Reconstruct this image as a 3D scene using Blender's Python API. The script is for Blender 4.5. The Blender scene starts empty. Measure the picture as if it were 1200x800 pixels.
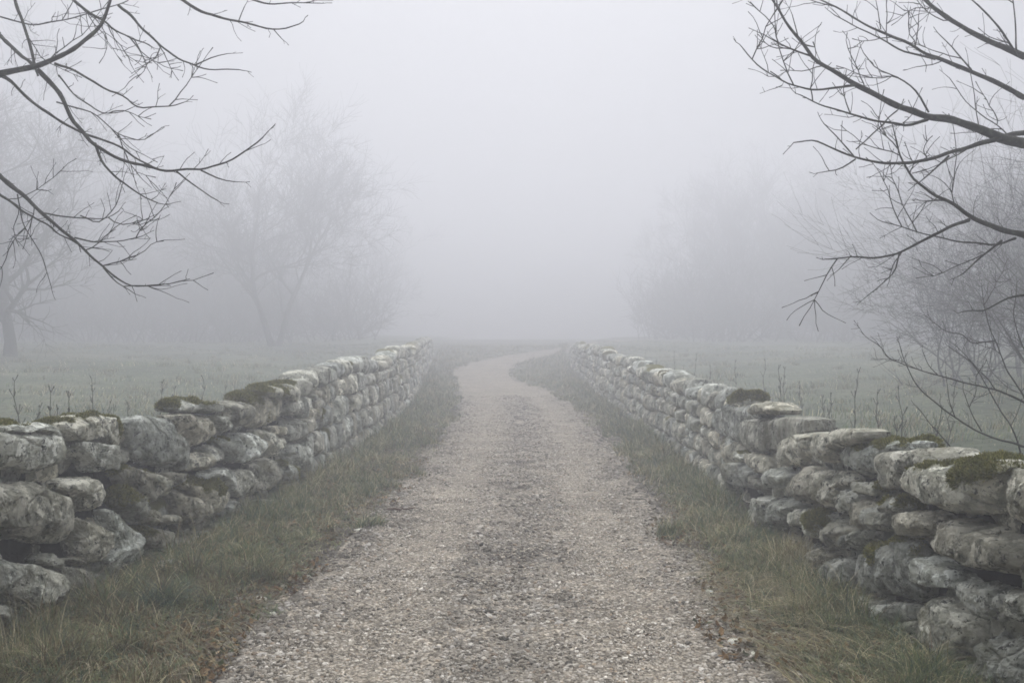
import bpy, math, random
import numpy as np
from mathutils import Vector, Matrix

C = bpy.context.scene
COL = C.collection
R = math.radians
random.seed(7)
rng = np.random.default_rng(7)

# ------------------------------------------------------------------ camera
F = 1167.0                       # focal length in photograph pixels (1200 wide)
CH = 1.6                         # eye height
HZ = 395.0                       # horizon row
cd = bpy.data.cameras.new('camera'); cd.lens = 35.01; cd.sensor_width = 36
cd.clip_start = 0.05; cd.clip_end = 2000
cam = bpy.data.objects.new('camera', cd); COL.objects.link(cam)
cam.location = (0, 0, CH); cam.rotation_euler = (R(90 - 0.245), 0, 0)
C.camera = cam

# ------------------------------------------------------------------ sky, sun, exposure
SUN_EL, SUN_AZ = 55.0, 0.0       # azimuth measured from +Y (straight up the lane)
w = bpy.data.worlds.new('World'); C.world = w; w.use_nodes = True
nt = w.node_tree; nt.nodes.clear()
sky = nt.nodes.new('ShaderNodeTexSky'); sky.sky_type = 'NISHITA'; sky.sun_disc = False
sky.sun_elevation = R(SUN_EL); sky.sun_rotation = R(SUN_AZ); sky.air_density = 1.6; sky.dust_density = 2.5
hs = nt.nodes.new('ShaderNodeHueSaturation'); hs.inputs['Saturation'].default_value = 0.15
bg = nt.nodes.new('ShaderNodeBackground'); bg.inputs['Strength'].default_value = 0.15
wo = nt.nodes.new('ShaderNodeOutputWorld')
# an overcast sky is darker at the horizon than overhead
gc = nt.nodes.new('ShaderNodeTexCoord'); sx = nt.nodes.new('ShaderNodeSeparateXYZ'); nt.links.new(gc.outputs['Generated'], sx.inputs[0])
mr = nt.nodes.new('ShaderNodeMapRange'); nt.links.new(sx.outputs['Z'], mr.inputs['Value'])
mr.inputs['From Min'].default_value = .36; mr.inputs['From Max'].default_value = .50; mr.inputs['To Min'].default_value = .12; mr.inputs['To Max'].default_value = 2.45
vm = nt.nodes.new('ShaderNodeVectorMath'); vm.operation = 'SCALE'; nt.links.new(mr.outputs[0], vm.inputs['Scale'])
nt.links.new(sky.outputs[0], hs.inputs['Color']); nt.links.new(hs.outputs[0], vm.inputs[0]); nt.links.new(vm.outputs[0], bg.inputs['Color'])
nt.links.new(bg.outputs[0], wo.inputs['Surface'])
sd = bpy.data.lights.new('sun', 'SUN'); sd.energy = 0.7; sd.angle = R(40); sd.color = (1.0, 0.975, 0.95)
sun = bpy.data.objects.new('sun', sd); COL.objects.link(sun)
_sv = Vector((math.sin(R(SUN_AZ)) * math.cos(R(SUN_EL)), math.cos(R(SUN_AZ)) * math.cos(R(SUN_EL)), math.sin(R(SUN_EL))))
sun.rotation_euler = _sv.to_track_quat('Z', 'Y').to_euler(); sun.location = (0, 60, 60)
C.view_settings.view_transform = 'Standard'; C.view_settings.look = 'None'
C.view_settings.exposure = 0.44; C.view_settings.gamma = 1.0; C.view_settings.use_curve_mapping = False
C.render.engine = 'CYCLES'
C.cycles.use_denoising = True; C.cycles.denoising_input_passes = 'RGB_ALBEDO_NORMAL'; C.cycles.denoising_prefilter = 'ACCURATE'
C.cycles.max_bounces = 6; C.cycles.volume_bounces = 3; C.cycles.diffuse_bounces = 4
C.cycles.transparent_max_bounces = 8
C.cycles.filter_width = 1.7
FOG_DENSITY, FOG_G = 0.0285, 0.64

# ------------------------------------------------------------------ helpers
def hash3(i, j, k):
    h = (i * 374761393 + j * 668265263 + k * 2147483647 + 1013904223) & 0xffffffff
    h = ((h ^ (h >> 13)) * 1274126177) & 0xffffffff
    h = ((h ^ (h >> 16)) * 2246822519) & 0xffffffff
    return h ^ (h >> 15)

def noise3(p):
    """value noise, -1..1, p (n,3)"""
    p = np.asarray(p, float)
    i = np.floor(p).astype(np.int64); f = p - i
    u = f * f * f * (f * (f * 6 - 15) + 10)
    r = 0
    for dx in (0, 1):
        wx = u[:, 0] if dx else 1 - u[:, 0]
        for dy in (0, 1):
            wy = u[:, 1] if dy else 1 - u[:, 1]
            for dz in (0, 1):
                wz = u[:, 2] if dz else 1 - u[:, 2]
                r = r + wx * wy * wz * (hash3(i[:, 0] + dx, i[:, 1] + dy, i[:, 2] + dz) / 2147483647.5 - 1)
    return r

def fbm(p, octv=4, gain=0.5):
    a, s, r = 1.0, 1.0, 0
    for o in range(octv):
        r = r + a * noise3(p * s + 17.3 * o); a *= gain; s *= 2.07
    return r

def sstep(a, b, x):
    t = np.clip((x - a) / (b - a), 0, 1); return t * t * (3 - 2 * t)

def make_mesh(name, V, faces, col=None, smooth=True, mat=None, mats_extra=None, mask=None):
    """faces: (m,k) int array or list of such arrays"""
    me = bpy.data.meshes.new(name)
    if not isinstance(faces, list): faces = [faces]
    V = np.asarray(V, np.float32)
    me.vertices.add(len(V)); me.vertices.foreach_set('co', V.ravel())
    nl = sum(f.size for f in faces); nf = sum(len(f) for f in faces)
    me.loops.add(nl); me.polygons.add(nf)
    me.loops.foreach_set('vertex_index', np.concatenate([f.ravel() for f in faces]).astype(np.int32))
    tot = np.concatenate([np.full(len(f), f.shape[1]) for f in faces])
    st = np.concatenate([[0], np.cumsum(tot)[:-1]]).astype(np.int32)
    me.polygons.foreach_set('loop_start', st)
    me.polygons.foreach_set('use_smooth', np.full(nf, smooth))
    me.update(calc_edges=True)
    if col is not None:
        a = me.attributes.new('tint', 'FLOAT_COLOR', 'POINT')
        c = np.ones((len(V), 4), np.float32); c[:, :col.shape[1]] = col
        a.data.foreach_set('color', c.ravel())
    if mask is not None:
        a = me.attributes.new('mossy', 'FLOAT', 'POINT'); a.data.foreach_set('value', np.asarray(mask, np.float32))
    if mat: me.materials.append(mat)
    return me

def link(name, me, parent=None, loc=(0, 0, 0)):
    o = bpy.data.objects.new(name, me); COL.objects.link(o)
    o.location = loc
    if parent: o.parent = parent
    return o

def empty(name, loc, label, cat, group=None, rz=0):
    o = bpy.data.objects.new(name, None); COL.objects.link(o); o.location = loc
    o.rotation_euler = (0, 0, rz); o.empty_display_size = 0.2
    return tag(o, label, cat, group)

def tag(o, label=None, cat=None, group=None, kind=None):
    if label: o['label'] = label
    if cat: o['category'] = cat
    if group: o['group'] = group
    if kind: o['kind'] = kind
    return o

def px(x, y, d):
    return np.array([(x - 600) / F * d, d, CH - (y - HZ) / F * d])

# ------------------------------------------------------------------ the lie of the land
def curve(pts):
    xs = np.array([p[0] for p in pts], float); ys = np.array([p[1] for p in pts], float)
    m = np.gradient(ys, xs)
    def f(x):
        x = np.asarray(x, float); k = np.clip(np.searchsorted(xs, x) - 1, 0, len(xs) - 2)
        h = xs[k + 1] - xs[k]; t = np.clip((x - xs[k]) / h, 0, 1)
        return ((2*t**3 - 3*t**2 + 1) * ys[k] + (t**3 - 2*t**2 + t) * h * m[k]
                + (-2*t**3 + 3*t**2) * ys[k + 1] + (t**3 - t**2) * h * m[k + 1])
    return f
cx = curve([(-20, -.04), (5, -.04), (8, .03), (17, .22), (23, .12), (29, -.35), (35, -1.05), (40, -1.05), (45, -.1), (50, 1.6), (57, 4.5), (66, 8), (90, 15), (150, 30)])
hw = lambda y: 1.0 + .25 * (1 - sstep(4.2, 8.8, y)) - .22 * sstep(24, 34, y)
wl = curve([(-20, -2.8), (4, -2.64), (5.5, -2.54), (8.9, -2.28), (14.9, -2.18), (26.7, -2.5), (34, -2.95), (42, -3.4), (54, -3.95), (66, -4.5), (90, -5), (150, -6)])
wr = curve([(-20, 2.1), (4.6, 2.02), (6.35, 1.98), (8.5, 2.04), (13, 2.18), (20.3, 2.22), (29, 2.25), (36, 2.3), (42, 2.4), (54, 2.9), (66, 4.4), (90, 9), (150, 28)])
hl = curve([(-20, 1.1), (5, 1.13), (7.7, 1.1), (11, 1.14), (14.9, 1.19), (26.5, 1.16), (38, 1.1), (43, .85), (47, .35), (150, .3)])
hr = curve([(-20, 1.1), (3.9, 1.1), (4.7, 1.04), (5.8, 1.06), (10, .95), (15.9, .98), (28, 1.05), (35, 1.0), (40, .75), (43, .35), (150, .3)])

def ground(x, y):
    x = np.asarray(x, float); y = np.asarray(y, float)
    lane = 0.013 * np.clip(y - 20, 0, 60) * sstep(18, 26, y) + .027 * np.clip(y - 35, 0, 20) * sstep(34, 38, y)
    L, Rr = wl(y) - .35, wr(y) + .35
    out = np.maximum(L - x, x - Rr)                        # metres outside the walls
    field = .28 * sstep(0, .9, out) + (0.0165 * np.clip(y, 0, 90) * sstep(0, 8, out) - lane * sstep(0, 8, out))
    z = lane + field
    dc = np.abs(x - cx(y))
    z = z + .05 * sstep(1.35, 2.1, dc) * (1 - sstep(0, .3, out))          # verge
    z = z - .018 * np.exp(-((dc - .72) / .3) ** 2)                         # wheel tracks
    P = np.stack([x.ravel(), y.ravel(), np.zeros(x.size)], 1)
    n = (fbm(P * .9, 3) * .02).reshape(x.shape) * sstep(1.0, 1.8, dc)
    n = n + (fbm(P * .22 + 40, 3) * .10).reshape(x.shape) * sstep(.5, 5, out)
    return z + n

# ------------------------------------------------------------------ materials
def newmat(name, rough=.85, spec=.2):
    m = bpy.data.materials.new(name); m.use_nodes = True
    nt = m.node_tree; b = nt.nodes['Principled BSDF']
    b.inputs['Roughness'].default_value = rough; b.inputs['Specular IOR Level'].default_value = spec
    return m, nt, b
def N(nt, typ, **kw):
    n = nt.nodes.new(typ)
    for k, v in kw.items():
        if k in n.inputs: n.inputs[k].default_value = v
        else: setattr(n, k, v)
    return n
def tex(nt, kind, scale, detail=5, rough=.6, coord=None, dist=0):
    n = nt.nodes.new(kind); n.inputs['Scale'].default_value = scale
    if kind == 'ShaderNodeTexNoise':
        n.inputs['Detail'].default_value = detail; n.inputs['Roughness'].default_value = rough; n.inputs['Distortion'].default_value = dist
    if coord is not None: nt.links.new(coord, n.inputs['Vector'])
    return n
def ramp(nt, src, stops, interp='LINEAR'):
    r = nt.nodes.new('ShaderNodeValToRGB'); nt.links.new(src, r.inputs[0]); r.color_ramp.interpolation = interp
    e = r.color_ramp.elements
    while len(e) < len(stops): e.new(.5)
    for k, (p, c) in enumerate(stops):
        e[k].position = p; e[k].color = (*c, 1) if len(c) == 3 else c
    return r
def mix(nt, a, b, fac, mode='MIX'):
    m = nt.nodes.new('ShaderNodeMix'); m.data_type = 'RGBA'; m.blend_type = mode
    for s, v in ((m.inputs[0], fac), (m.inputs[6], a), (m.inputs[7], b)):
        if hasattr(v, 'is_linked') or hasattr(v, 'links'): nt.links.new(v, s)
        else: s.default_value = v if not isinstance(v, tuple) else (*v, 1)
    return m.outputs[2]
def bumpn(nt, h, strength, dist, prev=None):
    b = nt.nodes.new('ShaderNodeBump'); b.inputs['Strength'].default_value = strength; b.inputs['Distance'].default_value = dist
    nt.links.new(h, b.inputs['Height'])
    if prev is not None: nt.links.new(prev, b.inputs['Normal'])
    return b.outputs[0]

def stone_material(name, lichen=.5, dark=1.0):
    m, nt, b = newmat(name, .93, .15)
    pos = N(nt, 'ShaderNodeNewGeometry').outputs['Position']
    att = N(nt, 'ShaderNodeAttribute', attribute_name='tint')
    n1 = tex(nt, 'ShaderNodeTexNoise', 7, 12, .74, pos, .1)
    base = ramp(nt, n1.outputs['Fac'], [(.37, (.10 * dark, .104 * dark, .087 * dark)), (.46, (.30 * dark, .305 * dark, .258 * dark)), (.55, (.42 * dark, .415 * dark, .355 * dark)), (.68, (.50 * dark, .49 * dark, .425 * dark))])
    # pale lichen crusts with crisp edges
    n2 = tex(nt, 'ShaderNodeTexNoise', 9, 13, .70, pos, .15)
    l1 = ramp(nt, n2.outputs['Fac'], [(.515 - .06 * (lichen - .5), (0, 0, 0)), (.54 - .06 * (lichen - .5), (1, 1, 1))])
    lv = ramp(nt, tex(nt, 'ShaderNodeTexNoise', 1.9, 3, .5, pos).outputs['Fac'], [(.36, (.35, .35, .35)), (.54, (1, 1, 1))])
    c = mix(nt, base.outputs[0], (.78, .775, .70), mix(nt, l1.outputs[0], lv.outputs[0], 1.0, 'MULTIPLY'))
    n3 = tex(nt, 'ShaderNodeTexNoise', 38, 9, .7, pos, 0)
    l2 = ramp(nt, n3.outputs['Fac'], [(.60, (0, 0, 0)), (.66, (.7, .7, .7))])
    c = mix(nt, c, (.62, .61, .57), l2.outputs[0])
    # dark crusts and pits
    n4 = tex(nt, 'ShaderNodeTexNoise', 19, 11, .75, pos, .1)
    l3 = ramp(nt, n4.outputs['Fac'], [(.395, (1, 1, 1)), (.435, (0, 0, 0))])
    c = mix(nt, c, (.045, .048, .040), l3.outputs[0])
    v = tex(nt, 'ShaderNodeTexVoronoi', 30, coord=pos)
    l4 = ramp(nt, v.outputs['Distance'], [(.10, (.75, .75, .75)), (.24, (0, 0, 0))])
    vm = mix(nt, (0, 0, 0), l4.outputs[0], ramp(nt, tex(nt, 'ShaderNodeTexNoise', 4, 3, .5, pos).outputs['Fac'], [(.5, (0, 0, 0)), (.6, (1, 1, 1))]).outputs[0])
    c = mix(nt, c, (.55, .55, .51), vm)
    # ochre / green algae film
    n5 = tex(nt, 'ShaderNodeTexNoise', 3.1, 7, .62, pos, .5)
    l5 = ramp(nt, n5.outputs['Fac'], [(.52, (0, 0, 0)), (.68, (.75, .75, .75))])
    c = mix(nt, c, (.105, .100, .050), l5.outputs[0])
    # moss mask carried by the mesh
    am = N(nt, 'ShaderNodeAttribute', attribute_name='mossy')
    nm = tex(nt, 'ShaderNodeTexNoise', 60, 4, .6, pos)
    add = N(nt, 'ShaderNodeMath', operation='MULTIPLY_ADD'); nt.links.new(nm.outputs['Fac'], add.inputs[0]); add.inputs[1].default_value = .5
    nt.links.new(am.outputs['Fac'], add.inputs[2])
    lm = ramp(nt, add.outputs[0], [(.62, (0, 0, 0)), (.80, (1, 1, 1))])
    c = mix(nt, c, (.15, .14, .05), lm.outputs[0])
    c = mix(nt, c, att.outputs['Color'], 1.0, 'MULTIPLY')
    nt.links.new(c, b.inputs['Base Color'])
    h1 = bumpn(nt, n1.outputs['Fac'], 1, .05)
    h2 = bumpn(nt, n4.outputs['Fac'], 1, .025, h1)
    h2b = bumpn(nt, n2.outputs['Fac'], .6, .012, h2)
    h3 = bumpn(nt, tex(nt, 'ShaderNodeTexNoise', 120, 5, .7, pos).outputs['Fac'], .8, .005, h2b)
    nt.links.new(h3, b.inputs['Normal'])
    return m

def tint_material(name, rough=.9, spec=.1, var=.35, scale=30, transl=0, bump=0):
    m, nt, b = newmat(name, rough, spec)
    att = N(nt, 'ShaderNodeAttribute', attribute_name='tint')
    pos = N(nt, 'ShaderNodeNewGeometry').outputs['Position']
    n = tex(nt, 'ShaderNodeTexNoise', scale, 5, .65, pos)
    r = ramp(nt, n.outputs['Fac'], [(.3, (1 - var,) * 3), (.7, (1 + var,) * 3)])
    c = mix(nt, att.outputs['Color'], r.outputs[0], 1.0, 'MULTIPLY')
    nt.links.new(c, b.inputs['Base Color'])
    if bump: nt.links.new(bumpn(nt, n.outputs['Fac'], 1, bump), b.inputs['Normal'])
    if transl:
        t = N(nt, 'ShaderNodeBsdfTranslucent'); nt.links.new(c, t.inputs[0])
        ms = N(nt, 'ShaderNodeMixShader'); ms.inputs[0].default_value = transl
        nt.links.new(b.outputs[0], ms.inputs[1]); nt.links.new(t.outputs[0], ms.inputs[2])
        nt.links.new(ms.outputs[0], nt.nodes['Material Output'].inputs['Surface'])
    return m

M_STONE = stone_material('lichened_limestone', .5)
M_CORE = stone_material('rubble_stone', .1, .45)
M_PEB = tint_material('pebble', .88, .2, .25, 90, bump=.002)
M_GRASS = tint_material('grass_blade', .75, .12, .25, 8, transl=.25)
M_LEAF = tint_material('dead_leaf', .8, .12, .35, 60, transl=.15)
M_MOSS = tint_material('moss', .95, .03, .55, 55, bump=.02)
M_STALK = tint_material('dry_stalk', .85, .08, .2, 20)

def bark_material(name, c0, c1, c2):
    m, nt, b = newmat(name, .9, .15)
    pos = N(nt, 'ShaderNodeNewGeometry').outputs['Position']
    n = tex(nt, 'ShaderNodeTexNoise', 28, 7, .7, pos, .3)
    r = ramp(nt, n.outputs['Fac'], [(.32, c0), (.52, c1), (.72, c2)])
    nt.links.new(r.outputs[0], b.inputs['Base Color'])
    nt.links.new(bumpn(nt, tex(nt, 'ShaderNodeTexNoise', 90, 5, .7, pos).outputs['Fac'], .8, .006), b.inputs['Normal'])
    return m
M_BARK = bark_material('wet_bark', (.010, .010, .008), (.024, .023, .018), (.085, .088, .066))
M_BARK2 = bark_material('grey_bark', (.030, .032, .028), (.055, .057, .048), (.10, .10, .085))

def ground_material():
    m, nt, b = newmat('field_grass_ground', .95, .05)
    pos = N(nt, 'ShaderNodeNewGeometry').outputs['Position']
    n1 = tex(nt, 'ShaderNodeTexNoise', .35, 8, .65, pos, .3)
    n2 = tex(nt, 'ShaderNodeTexNoise', 6, 8, .75, pos)
    g = ramp(nt, n1.outputs['Fac'], [(.3, (.075, .092, .062)), (.5, (.125, .150, .102)), (.7, (.215, .220, .155))])
    g2 = ramp(nt, n2.outputs['Fac'], [(.3, (.45, .45, .45)), (.7, (1.5, 1.45, 1.4))])
    c = mix(nt, g.outputs[0], g2.outputs[0], 1.0, 'MULTIPLY')
    # bare dark soil and dead thatch in the verges beside the lane
    am = N(nt, 'ShaderNodeAttribute', attribute_name='mossy')
    n3 = tex(nt, 'ShaderNodeTexNoise', 14, 8, .75, pos, .4)
    s = ramp(nt, n3.outputs['Fac'], [(.3, (.030, .026, .017)), (.5, (.070, .058, .036)), (.68, (.16, .135, .088))])
    c = mix(nt, c, s.outputs[0], am.outputs['Fac'])
    nt.links.new(c, b.inputs['Base Color'])
    nt.links.new(bumpn(nt, n3.outputs['Fac'], 1, .04, bumpn(nt, n2.outputs['Fac'], 1, .08)), b.inputs['Normal'])
    return m
M_GROUND = ground_material()

def path_material():
    m, nt, b = newmat('gravel_bed', .92, .15)
    pos = N(nt, 'ShaderNodeNewGeometry').outputs['Position']
    v1 = tex(nt, 'ShaderNodeTexVoronoi', 55, coord=pos)
    v2 = tex(nt, 'ShaderNodeTexVoronoi', 24, coord=pos)
    r1 = ramp(nt, v1.outputs['Color'], [(.1, (.17, .15, .12)), (.4, (.33, .30, .25)), (.75, (.46, .42, .36)), (1, (.6, .56, .49))])
    r2 = ramp(nt, v2.outputs['Color'], [(.2, (.7, .7, .7)), (.9, (1.25, 1.23, 1.2))])
    c = mix(nt, r1.outputs[0], r2.outputs[0], 1.0, 'MULTIPLY')
    e = ramp(nt, v1.outputs['Distance'], [(.35, (1, 1, 1)), (.75, (.35, .33, .30))])
    c = mix(nt, c, e.outputs[0], 1.0, 'MULTIPLY')
    n = tex(nt, 'ShaderNodeTexNoise', 1.3, 7, .65, pos, .3)
    nn = ramp(nt, n.outputs['Fac'], [(.32, (.62, .61, .58)), (.5, (.95, .94, .92)), (.68, (1.15, 1.13, 1.1))])
    c = mix(nt, c, nn.outputs[0], 1.0, 'MULTIPLY')
    am = N(nt, 'ShaderNodeAttribute', attribute_name='mossy')   # dirt creeping in from the edges and along the crown
    n3 = tex(nt, 'ShaderNodeTexNoise', 9, 8, .75, pos, .4)
    ad = N(nt, 'ShaderNodeMath', operation='MULTIPLY_ADD'); nt.links.new(n3.outputs['Fac'], ad.inputs[0]); ad.inputs[1].default_value = 1.6
    nt.links.new(am.outputs['Fac'], ad.inputs[2])
    dm = ramp(nt, ad.outputs[0], [(.35, (0, 0, 0)), (.62, (.9, .9, .9))])
    dm2 = N(nt, 'ShaderNodeMath', operation='SUBTRACT'); nt.links.new(ad.outputs[0], dm2.inputs[0]); dm2.inputs[1].default_value = .8
    nt.links.new(dm2.outputs[0], dm.inputs[0])
    c = mix(nt, c, (.055, .050, .035), dm.outputs[0])
    nt.links.new(c, b.inputs['Base Color'])
    inv = N(nt, 'ShaderNodeMath', operation='SUBTRACT'); inv.inputs[0].default_value = 1; nt.links.new(v1.outputs['Distance'], inv.inputs[1])
    nt.links.new(bumpn(nt, n3.outputs['Fac'], .8, .03, bumpn(nt, inv.outputs[0], 1, .012)), b.inputs['Normal'])
    return m
M_PATH = path_material()

# ------------------------------------------------------------------ ground and lane
def grid_mesh(xs, ys, zf):
    X, Y = np.meshgrid(xs, ys); Z = zf(X, Y)
    V = np.stack([X.ravel(), Y.ravel(), Z.ravel()], 1)
    nx, ny = len(xs), len(ys)
    i = (np.arange(ny - 1)[:, None] * nx + np.arange(nx - 1)[None]).ravel()
    return V, np.stack([i, i + 1, i + nx + 1, i + nx], 1)
xs = np.unique(np.concatenate([np.linspace(-140, -12, 60), np.linspace(-12, 12, 260), np.linspace(12, 140, 60)]))
ys = np.unique(np.concatenate([np.linspace(-60, -6, 20), np.linspace(-6, 14, 230), np.linspace(14, 70, 230), np.linspace(70, 230, 60)]))
V, Fc = grid_mesh(xs, ys, lambda X, Y: ground(X, Y) - .03 * (1 - sstep(1.15 * hw(Y), 1.5 * hw(Y), np.abs(X - cx(Y)))))
outm = np.maximum((wl(V[:, 1]) - .3) - V[:, 0], V[:, 0] - (wr(V[:, 1]) + .3))
nearv = 1 - sstep(12, 26, V[:, 1])
tag(link('ground', make_mesh('ground', V, Fc, mask=(1 - sstep(0, .5, outm)) * (.35 + .6 * nearv), mat=M_GROUND)), kind='structure')

ts = np.linspace(-1, 1, 61); yy = np.unique(np.concatenate([np.linspace(-6, 12, 400), np.linspace(12, 90, 420)]))
T, Yg = np.meshgrid(ts, yy)
edge = 1.66 * hw(Yg) + .20 * noise3(np.stack([Yg.ravel() * 1.3, np.sign(T.ravel()) * 9, 0 * Yg.ravel()], 1)).reshape(T.shape) + .07 * noise3(np.stack([Yg.ravel() * 5, np.sign(T.ravel()) * 9, 0 * Yg.ravel()], 1)).reshape(T.shape)
X = cx(Yg) + T * edge
P = np.stack([X.ravel(), Yg.ravel(), 0 * X.ravel()], 1)
Z = ground(X, Yg) + .004 + (fbm(P * 7, 3) * .006).reshape(X.shape) - .035 * sstep(.93, 1, np.abs(T))
nx, ny = len(ts), len(yy)
i = (np.arange(ny - 1)[:, None] * nx + np.arange(nx - 1)[None]).ravel()
dirt = .95 * sstep(.62, 1.0, np.abs(T)) + .17 * np.exp(-(T / .2) ** 2)
tag(link('gravel_path', make_mesh('gravel_path', np.stack([X.ravel(), Yg.ravel(), Z.ravel()], 1), np.stack([i, i + 1, i + nx + 1, i + nx], 1), mask=dirt.ravel(), mat=M_PATH)), kind='structure')

# ------------------------------------------------------------------ rocks
_cs = {}
def cube_sphere(n):
    if n in _cs: return _cs[n]
    key = {}; V = []; Fs = []
    def vid(p):
        k = tuple(np.round(p, 6))
        if k not in key: key[k] = len(V); V.append(p)
        return key[k]
    g = np.tan(np.linspace(-math.pi / 4, math.pi / 4, n + 1))
    for ax in range(3):
        for s in (-1, 1):
            a, b = (ax + 1) % 3, (ax + 2) % 3
            ids = np.zeros((n + 1, n + 1), int)
            for i in range(n + 1):
                for j in range(n + 1):
                    p = np.zeros(3); p[ax] = s; p[a] = g[i]; p[b] = g[j]; ids[i, j] = vid(p)
            q = np.stack([ids[:-1, :-1], ids[1:, :-1], ids[1:, 1:], ids[:-1, 1:]], -1).reshape(-1, 4)
            Fs.append(q if s > 0 else q[:, ::-1])
    V = np.array(V); V /= np.linalg.norm(V, axis=1)[:, None]
    _cs[n] = (V, np.concatenate(Fs)); return _cs[n]

def poly_radius(poly, cen, th):
    """distance from cen to the polygon in directions th (largest hit)"""
    P = np.asarray(poly) - cen; Q = np.roll(P, -1, 0)
    d = np.stack([np.cos(th), np.sin(th)], 1)
    best = np.zeros(len(th))
    for p, q in zip(P, Q):
        e = q - p; den = d[:, 0] * e[1] - d[:, 1] * e[0]
        den = np.where(np.abs(den) < 1e-9, 1e-9, den)
        t = (p[0] * e[1] - p[1] * e[0]) / den; u = (p[0] * d[:, 1] - p[1] * d[:, 0]) / den
        ok = (t > 0) & (u >= -1e-6) & (u <= 1 + 1e-6)
        best = np.where(ok & (t > best), t, best)
    return best

def rock_verts(n, poly, depth, seed, sharp=4.0, rough=1.0, cuts=16, grow=.004):
    """a stone: poly = outline on the wall's face (along, up); returns verts (along, up, outward)"""
    rg = np.random.default_rng(seed)
    D, Fs = cube_sphere(n)
    poly = np.asarray(poly, float); mn, mx = poly.min(0), poly.max(0)
    x, y = poly[:, 0], poly[:, 1]; xn, yn = np.roll(x, -1), np.roll(y, -1)
    cr = x * yn - xn * y; A = cr.sum() / 2
    cen = np.array([((x + xn) * cr).sum(), ((y + yn) * cr).sum()]) / (6 * A)
    tt = np.linspace(-math.pi, math.pi, 97)[:-1]
    rr = poly_radius(poly, cen, tt)
    rr = (np.roll(rr, 1) + 2 * rr + np.roll(rr, -1)) / 4 + grow
    th = np.arctan2(D[:, 1], D[:, 0]); rad = np.interp(th, np.append(tt, math.pi), np.append(rr, rr[0]))
    rho = np.hypot(D[:, 0], D[:, 1])
    t = (rho ** sharp + np.abs(D[:, 2]) ** sharp) ** (-1 / sharp)
    U = np.stack([np.cos(th) * rho * t, np.sin(th) * rho * t, D[:, 2] * t], 1)      # normalised
    for k in range(cuts):                                                               # cleaved facets
        nrm = rg.normal(size=3) * np.array([.9, .9, 1.0]); nrm[2] = abs(nrm[2]) + .15; nrm /= np.linalg.norm(nrm)
        sup = (U @ nrm).max(); h = sup * (rg.uniform(.80, .90) if k < cuts // 3 else rg.uniform(.89, .965))
        over = U @ nrm - h; U = U - np.where(over > 0, over * .97, 0)[:, None] * nrm
    S = (mx - mn).mean()
    P = np.stack([U[:, 0] * rad, U[:, 1] * rad, U[:, 2] * depth * .5], 1)
    off = rg.uniform(0, 100, 3)
    k = 1 / max(S, .08)
    n1 = fbm(P * k * 1.6 + off, 2); n2 = fbm(P * k * 5 + off, 3, .55)
    rid = 1 - np.abs(fbm(P * k * 2.6 + off + 31, 2)) * 2; rid = np.clip(rid, -1, 1)
    disp = (n1 * .016 + n2 * .012 - sstep(.86, 1, rid) * .028) * S * rough
    if n >= 18: disp = disp + fbm(P * 20 + off, 4, .72) * .0075 * rough
    Dn = P / (np.linalg.norm(P, axis=1)[:, None] + 1e-9)
    P = P + Dn * disp[:, None]
    lo, hi = P[:, :2].min(0), P[:, :2].max(0); want = mx - mn + 2 * grow                  # fill the outline again after the cuts
    P[:, :2] = (P[:, :2] - (lo + hi) / 2) * (want / (hi - lo)) + ((mn + mx) / 2 - cen)
    return P + np.array([cen[0], cen[1], 0]), Fs, cen

def stone_tint(rg, y):
    b = rg.uniform(.66, 1.3); wv = rg.uniform(-.045, .05)
    return np.array([b * (1.0 + wv), b, b * (.97 - wv * 1.3)])

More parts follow.
